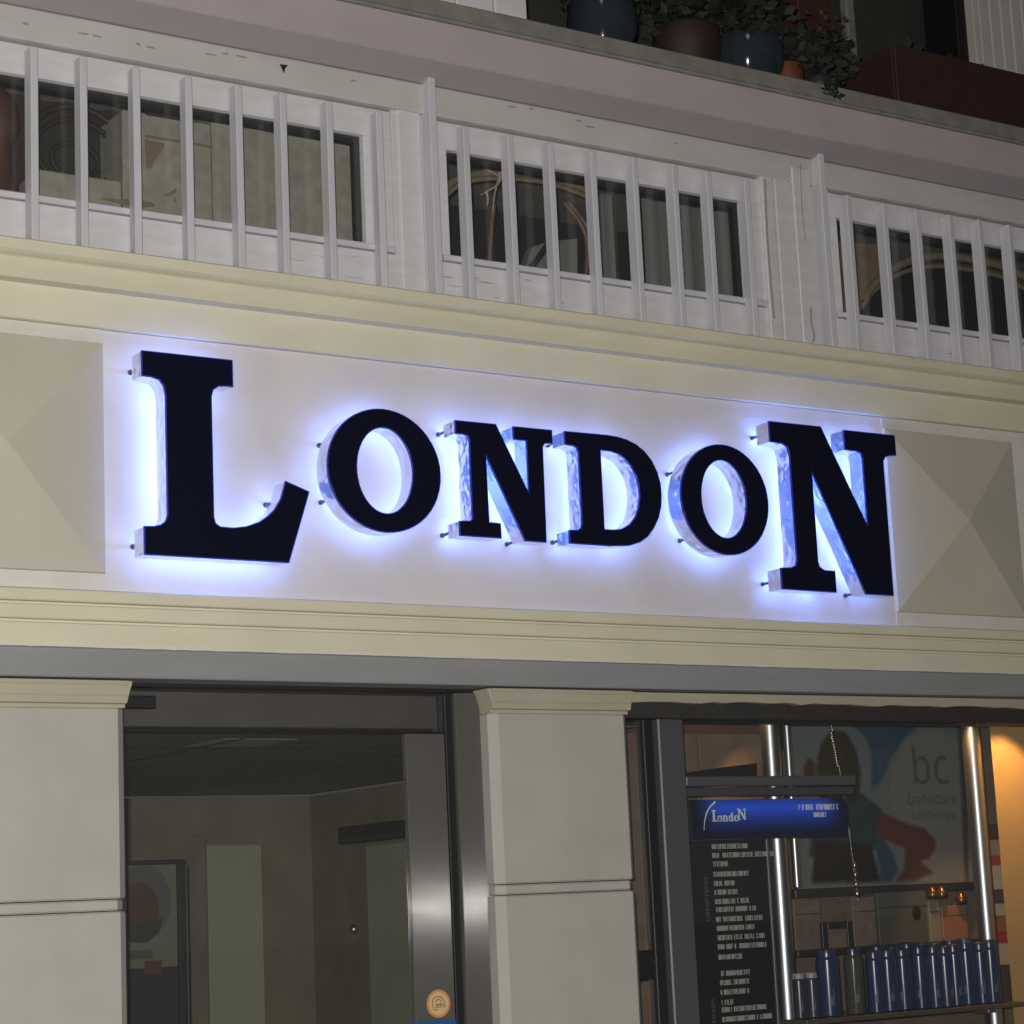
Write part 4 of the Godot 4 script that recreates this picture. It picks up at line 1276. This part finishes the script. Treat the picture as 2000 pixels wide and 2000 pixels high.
# ---------- things behind the upper windows ----------
func window_things() -> void:
	var cream := mat(Color(0.345, 0.345, 0.285), 0.7, 0, blotch, Vector3(1.6, 1.6, 1.6), grain, 0.4)
	var stain := mat(Color(0.2, 0.155, 0.09), 0.85)
	var z := -0.40
	var t := thing("old_cabinet", "old cream cabinet with stained doors behind the left upper window", "cabinet", Vector3(3.9, 4.0, -0.5))
	part(t, "door_panel", bx(3.298, 3.679, 4.002, 4.754, -0.8, z, 0.006), cream)
	part(t, "door_panel", bx(3.686, 4.379, 4.002, 4.86, -0.8, z - 0.01, 0.006), cream)
	part(t, "side_board", bx(4.379, 4.379 + 0.04, 4.002, 4.86, -0.8, z + 0.004, 0.006), mat(Color(0.25, 0.235, 0.16), 0.7))
	part(t, "base_board", bx(2.950, 3.292, 4.002, 4.457, -0.6, z, 0.006), cream)
	part(t, "cornice_rail", bx(3.397, 3.589, 4.744, 4.778, -0.5, z + 0.03, 0.004), M.dark)
	part(t, "panel_moulding", bx(3.391, 3.681, 4.652, 4.662, z - 0.001, z + 0.004, 0.001), stain)
	for q in [[Vector2(3.389, 4.644), Vector2(3.478, 4.639), Vector2(3.462, 4.603), Vector2(3.437, 4.572), Vector2(3.417, 4.531), Vector2(3.396, 4.524)], [Vector2(3.196, 4.374), Vector2(3.333, 4.389), Vector2(3.419, 4.389), Vector2(3.430, 4.374), Vector2(3.376, 4.362), Vector2(3.290, 4.362)], [Vector2(3.467, 4.425), Vector2(3.520, 4.462), Vector2(3.524, 4.450), Vector2(3.493, 4.421)], [Vector2(3.511, 4.423), Vector2(3.522, 4.416), Vector2(3.519, 4.401), Vector2(3.508, 4.406)]]:
		var st := tool()
		slab(st, PackedVector2Array(q), z - 0.001, z + 0.0015)
		part(t, "stain", st, stain)
	var st := tool()
	tube(st, [Vector3(3.232, 4.728, -0.300), Vector3(3.364, 4.731, -0.300), Vector3(3.647, 4.737, -0.300)], 0.008, 10)
	solo("curtain_rod", st, M.bar, "short white rod with one free end in the left upper window", "rod")
	var red := mat(Color(0.04, 0.016, 0.014), 0.8, 0, blotch, Vector3(2, 2, 2))
	st = tool()
	var fold := PackedVector2Array()
	for i in 19:
		fold.append(Vector2(2.3 + i * 0.065, -0.75 + 0.02 * sin(i * 1.9)))
	for i in 18:
		var a := fold[i]
		var b2 := fold[i + 1]
		face(st, [Vector3(a.x, 4.0, a.y), Vector3(b2.x, 4.0, b2.y), Vector3(b2.x, 4.88, b2.y), Vector3(a.x, 4.88, a.y)], Vector3(0, 0, 1))
		face(st, [Vector3(a.x, 4.0, a.y - 0.01), Vector3(b2.x, 4.0, b2.y - 0.01), Vector3(b2.x, 4.88, b2.y - 0.01), Vector3(a.x, 4.88, a.y - 0.01)], Vector3(0, 0, -1))
	solo("curtain", st, red, "dark red curtain hanging behind the left upper window", "curtain")
	# round lampshade at the far left edge
	st = tool()
	turned(st, [Vector2(0.03, 0.46), Vector2(0.075, 0.40), Vector2(0.085, 0.30), Vector2(0.05, 0.22), Vector2(0.06, 0.1), Vector2(0.10, 0.0)], Vector3(2.827, 4.327, -0.5), 20)
	solo("lamp_base", st, mat(Color(0.085, 0.032, 0.022), 0.6), "reddish brown turned lamp base at the far left window edge", "lamp base")
	# basket
	var bc := Vector3(3.174, 4.616, -0.550)
	t = thing("basket", "round dark woven basket leaning behind the left upper window", "basket", bc + Vector3(0, -0.17, 0))
	for k in [0, 1, 3]:
		var path := []
		var r: float = 0.175 - k * 0.03
		for i in 29:
			path.append(bc + Vector3(cos(TAU * i / 28) * r * 1.15 + 0.004 * k, sin(TAU * i / 28) * r * (1.0 - 0.06 * k) - 0.008 * k, -0.02 * k))
		st = tool()
		tube(st, path, 0.012 if k == 0 else 0.0105, 8)
		part(t, "coil", st, mat(Color(0.026, 0.022, 0.015), 0.6) if k % 2 == 0 else mat(Color(0.016, 0.015, 0.011), 0.7))
	st = tool()
	slab(st, oval(bc.x, bc.y, 0.18, 0.155, 28), bc.z - 0.09, bc.z - 0.07)
	part(t, "basket_bottom", st, mat(Color(0.02, 0.019, 0.013), 0.8))

	# rattan chair behind the middle window
	var ratt := mat(Color(0.24, 0.205, 0.135), 0.5, 0, blotch, Vector3(6, 6, 6))
	var wood := mat(Color(0.15, 0.095, 0.055), 0.45)
	t = thing("rattan_chair", "rattan armchair with a curved top rail behind the middle upper window", "chair", Vector3(5.0, 4.0, -0.4))
	st = tool()
	tube(st, curve([Vector3(4.716, 4.575, -0.400), Vector3(4.786, 4.661, -0.400), Vector3(4.862, 4.709, -0.400), Vector3(4.981, 4.745, -0.400), Vector3(5.141, 4.767, -0.400), Vector3(5.276, 4.775, -0.400), Vector3(5.412, 4.762, -0.400), Vector3(5.521, 4.745, -0.400)]), 0.017, 10)
	part(t, "top_rail", st, ratt)
	st = tool()
	tube(st, curve([Vector3(4.702, 4.534, -0.380), Vector3(4.777, 4.621, -0.380), Vector3(4.848, 4.673, -0.380), Vector3(4.967, 4.711, -0.380), Vector3(5.126, 4.733, -0.380), Vector3(5.261, 4.739, -0.380), Vector3(5.396, 4.726, -0.380), Vector3(5.505, 4.704, -0.380)]), 0.011, 10)
	part(t, "lower_rail", st, ratt)
	for q in [[Vector3(5.393, 4.678, -0.420), Vector3(5.471, 4.607, -0.420), Vector3(5.510, 4.517, -0.420), Vector3(5.503, 4.398, -0.420), Vector3(5.478, 4.278, -0.420)], [Vector3(5.435, 4.690, -0.440), Vector3(5.526, 4.596, -0.440), Vector3(5.557, 4.505, -0.440), Vector3(5.543, 4.385, -0.440), Vector3(5.521, 4.288, -0.440)]]:
		st = tool()
		tube(st, curve(q), 0.011, 10)
		part(t, "leg", st, wood)
	st = tool()
	tube(st, curve([Vector3(5.345, 4.566, -0.420), Vector3(5.293, 4.465, -0.420), Vector3(5.227, 4.382, -0.420), Vector3(5.184, 4.335, -0.420)]), 0.014, 10)
	part(t, "leg", st, M.dark)
	st = tool()
	tube(st, curve([Vector3(5.027, 4.614, -0.420), Vector3(5.007, 4.496, -0.420), Vector3(4.986, 4.333, -0.420)]), 0.010, 10)
	part(t, "leg", st, wood)
	part(t, "seat", bx(4.62, 5.2, 4.0, 4.03, -0.9, -0.45, 0.01), M.dark)
	var straw := mat(Color(0.42, 0.38, 0.27), 0.7)
	# dried branch tied to the rail
	t = thing("dried_branch", "pale dried twig bundle tied to the rattan chair rail", "branch", Vector3(5.006, 4.702, -0.340))
	for q in [[Vector3(5.024, 4.773, -0.350), Vector3(5.010, 4.716, -0.345), Vector3(4.979, 4.629, -0.340), Vector3(4.957, 4.539, -0.330)], [Vector3(5.042, 4.757, -0.350), Vector3(4.997, 4.678, -0.340), Vector3(4.938, 4.637, -0.340), Vector3(4.904, 4.615, -0.330)], [Vector3(4.906, 4.781, -0.360), Vector3(4.949, 4.743, -0.350), Vector3(5.018, 4.717, -0.345)], [Vector3(4.936, 4.772, -0.360), Vector3(4.976, 4.756, -0.350), Vector3(5.035, 4.731, -0.345)], [Vector3(4.938, 4.637, -0.340), Vector3(4.940, 4.599, -0.335), Vector3(4.931, 4.569, -0.330)], [Vector3(5.042, 4.762, -0.350), Vector3(5.050, 4.722, -0.345), Vector3(5.028, 4.671, -0.340)]]:
		st = tool()
		tube(st, curve(q), 0.0065, 7, 0.003)
		part(t, "twig", st, straw)
	var palef := mat(Color(0.16, 0.165, 0.16), 0.8)
	st = tool()
	slab(st, PackedVector2Array([Vector2(5.196, 4.350), Vector2(5.251, 4.469), Vector2(5.335, 4.504), Vector2(5.496, 4.539), Vector2(5.486, 4.375), Vector2(5.194, 4.315)]), -0.52, -0.47)
	solo("cushion", st, palef, "pale grey cushion between the chair legs in the middle upper window", "cushion")
	solo("wall_post", bx(5.698, 5.762, 4.0, 4.805, -0.6, -0.55, 0.004), palef, "narrow pale post in the middle of the middle upper window", "post")
	# curtain with a flower print
	var im := Image.create(96, 96, false, Image.FORMAT_RGB8)
	var g := RandomNumberGenerator.new()
	g.seed = 17
	var spots := []
	for i in 26:
		var c := Vector2([22.0, 30.0, 36.0, 26.0, 74.0, 80.0, 84.0, 60.0][i % 8] + g.randf_range(-5, 5), [58.0, 66.0, 70.0, 78.0, 56.0, 62.0, 64.0, 70.0][i % 8] + g.randf_range(-7, 7))
		spots.append([c, g.randf_range(1.2, 3.4), g.randf_range(0.3, 1.0)])
	for u in 96:
		for v in 96:
			var c := Color(0.15, 0.158, 0.15)
			for s in spots:
				if Vector2(u, v).distance_to(s[0]) < s[1]:
					c = c.lerp(Color(0.095, 0.06, 0.095), s[2])
			im.set_pixel(u, v, c.linear_to_srgb())
	var fm := StandardMaterial3D.new()
	fm.albedo_texture = ImageTexture.create_from_image(im)
	fm.roughness = 0.85
	st = tool()
	var cx0 := 5.827
	var cx1 := 6.415
	for i in 24:
		var u0 := i / 24.0
		var u1 := (i + 1) / 24.0
		var p := []
		for q in [[u0, 4.0], [u1, 4.0], [u1, 4.758], [u0, 4.758]]:
			p.append(Vector3(lerpf(cx0, cx1, q[0]), q[1], -0.42 + 0.006 * sin(q[0] * 34.0)))
		for k in [0, 2, 1, 0, 3, 2]:
			st.set_normal(Vector3(-0.2 * cos(u0 * 34.0), 0, 1).normalized())
			st.set_uv(Vector2(u0 if k == 0 or k == 3 else u1, 1.0 if k < 2 else 0.0))
			st.add_vertex(p[k])
	solo("flower_curtain", st, fm, "pale grey curtain with purple flower print behind the middle upper window", "curtain")
	# right window: peach board and the second rattan chair
	var peach := mat(Color(0.27, 0.165, 0.12), 0.75, 0, blotch, Vector3(1, 1, 1))
	st = tool()
	slab(st, PackedVector2Array([Vector2(7.127, 4.783), Vector2(7.512, 4.808), Vector2(7.501, 4.699), Vector2(7.356, 4.549), Vector2(7.304, 4.360), Vector2(7.085, 4.336)]), -0.66, -0.6)
	solo("peach_board", st, peach, "peach coloured board at the left side of the right upper window", "board")
	t = thing("rattan_chair", "rattan chair with an arched top rail behind the right upper window", "chair", Vector3(7.2, 4.0, -0.45))
	for q in [[0.0, 0.022, ratt], [-0.045, 0.012, ratt]]:
		st = tool()
		var path := []
		for v in [Vector3(7.178, 4.463, -0.450), Vector3(7.290, 4.574, -0.450), Vector3(7.469, 4.675, -0.450), Vector3(7.683, 4.734, -0.450), Vector3(7.896, 4.748, -0.450), Vector3(8.148, 4.739, -0.450), Vector3(8.327, 4.693, -0.450)]:
			path.append(v + Vector3(0, q[0], -0.03 if q[0] < 0 else 0.0))
		tube(st, curve(path), q[1], 10)
		part(t, "top_rail", st, q[2])
	st = tool()
	var fill := PackedVector2Array([Vector2(7.196, 4.457), Vector2(7.311, 4.535), Vector2(7.484, 4.635), Vector2(7.698, 4.694), Vector2(7.911, 4.704), Vector2(8.163, 4.692), Vector2(8.342, 4.646), Vector2(8.296, 4.273), Vector2(7.169, 4.185)])
	slab(st, fill, -0.5, -0.48)
	part(t, "back_cushion", st, M.black)


# ---------- balcony things ----------
func pot_plant(called_label: String, cx: float, r: float, top: float, m: Material, leaf: Material, fol: Vector3, count: int, s: int, z := 0.0) -> Node3D:
	var base := Vector3(cx, 5.195 + 0.0005, z)
	var h := top - base.y
	var t := thing("potted_plant", called_label, "potted plant", base, "potted plants along the balcony edge")
	var st := tool()
	turned(st, [Vector2(0, 0), Vector2(r * 0.66, 0.001), Vector2(r * 0.72, 0.012), Vector2(r * 0.94, h * 0.4), Vector2(r, h * 0.7), Vector2(r * 0.95, h * 0.9), Vector2(r * 0.97, h * 0.98), Vector2(r * 0.9, h), Vector2(r * 0.85, h * 0.96)], base, 32)
	part(t, "pot", st, m)
	st = tool()
	turned(st, [Vector2(r * 0.86, h * 0.94), Vector2(0, h * 0.95)], base, 20)
	part(t, "soil", st, M.darkroom)
	st = tool()
	leaves(st, base + Vector3(0, h + fol.y * 0.55, 0), fol, count, 0.06, s)
	part(t, "foliage", st, leaf)
	return t


func balcony_things() -> void:
	var glaze := mat(Color(0.026, 0.033, 0.040), 0.08)
	var terra := mat(Color(0.03, 0.014, 0.009), 0.7, 0, blotch, Vector3(2, 2, 2))
	var orange := mat(Color(0.16, 0.04, 0.018), 0.6, 0, blotch, Vector3(2, 2, 2))
	var green := mat(Color(0.010, 0.014, 0.009), 0.75)
	green.backlight_enabled = true
	green.backlight = Color(0.03, 0.045, 0.02)
	var dull := mat(Color(0.02, 0.022, 0.016), 0.7)
	pot_plant("round blue glazed pot with a dark plant, nearest the white boarding", 5.350, 0.155, 5.43, glaze, green, Vector3(0.2, 0.16, 0.2), 260, 1)
	pot_plant("brown terracotta pot with a bushy dark plant between two blue pots", 5.806, 0.155, 5.40, terra, green, Vector3(0.26, 0.2, 0.2), 420, 2)
	pot_plant("round blue glazed pot with a dark plant, right of the terracotta pot", 6.153, 0.168, 5.408, glaze, green, Vector3(0.22, 0.2, 0.2), 420, 3)
	pot_plant("small orange pot with a thin plant, right of the second blue pot", 6.381, 0.075, 5.34, orange, dull, Vector3(0.1, 0.12, 0.1), 120, 4)
	var fl := pot_plant("low pot of pink flowers with straggling dark leaves, left of the brown planter", 6.566, 0.1, 5.30, M.dark, green, Vector3(0.2, 0.17, 0.14), 420, 5)
	var st := tool()
	leaves(st, fl.position + Vector3(0.0, 0.34, 0.05), Vector3(0.16, 0.1, 0.06), 46, 0.035, 6)
	part(fl, "flowers", st, mat(Color(0.09, 0.03, 0.035), 0.7)).set_meta("kind", "stuff")
	# brown planter box
	var rust := mat(Color(0.045, 0.016, 0.0135), 0.75, 0, blotch, Vector3(2, 2, 2))
	var px := 7.162
	var y1 := 5.634
	var t := thing("planter_box", "long reddish brown planter box at the right end of the balcony", "planter", Vector3(px + 0.75, 5.2, -0.28))
	part(t, "front_board", bx(px, 8.9, 5.2, y1, -0.125, -0.1, 0.006), rust)
	part(t, "side_board", bx(px + 0.002, px + 0.025, 5.2, y1 - 0.001, -0.47, -0.1255, 0.004), rust)
	part(t, "back_board", bx(px, 8.9, 5.2, y1, -0.49, -0.4705, 0.004), rust)
	part(t, "soil", bx(px + 0.026, 8.89, 5.22, y1 - 0.04, -0.47, -0.126, 0.0), M.darkroom)
	st = tool()
	leaves(st, Vector3(px + 0.45, y1 + 0.02, -0.3), Vector3(0.3, 0.12, 0.12), 60, 0.07, 8)
	part(t, "foliage", st, green)
	# weed that hangs over the ledge
	st = tool()
	tube(st, curve([Vector3(6.348, 5.172, 0.280), Vector3(6.362, 5.127, 0.300), Vector3(6.376, 5.090, 0.315), Vector3(6.394, 5.078, 0.320)]), 0.006, 6, 0.003)
	leaves(st, Vector3(6.364, 5.109, 0.310), Vector3(0.03, 0.045, 0.02), 26, 0.035, 9)
	solo("hanging_weed", st, green, "small dark weed hanging over the ledge below the pink flowers", "plant")
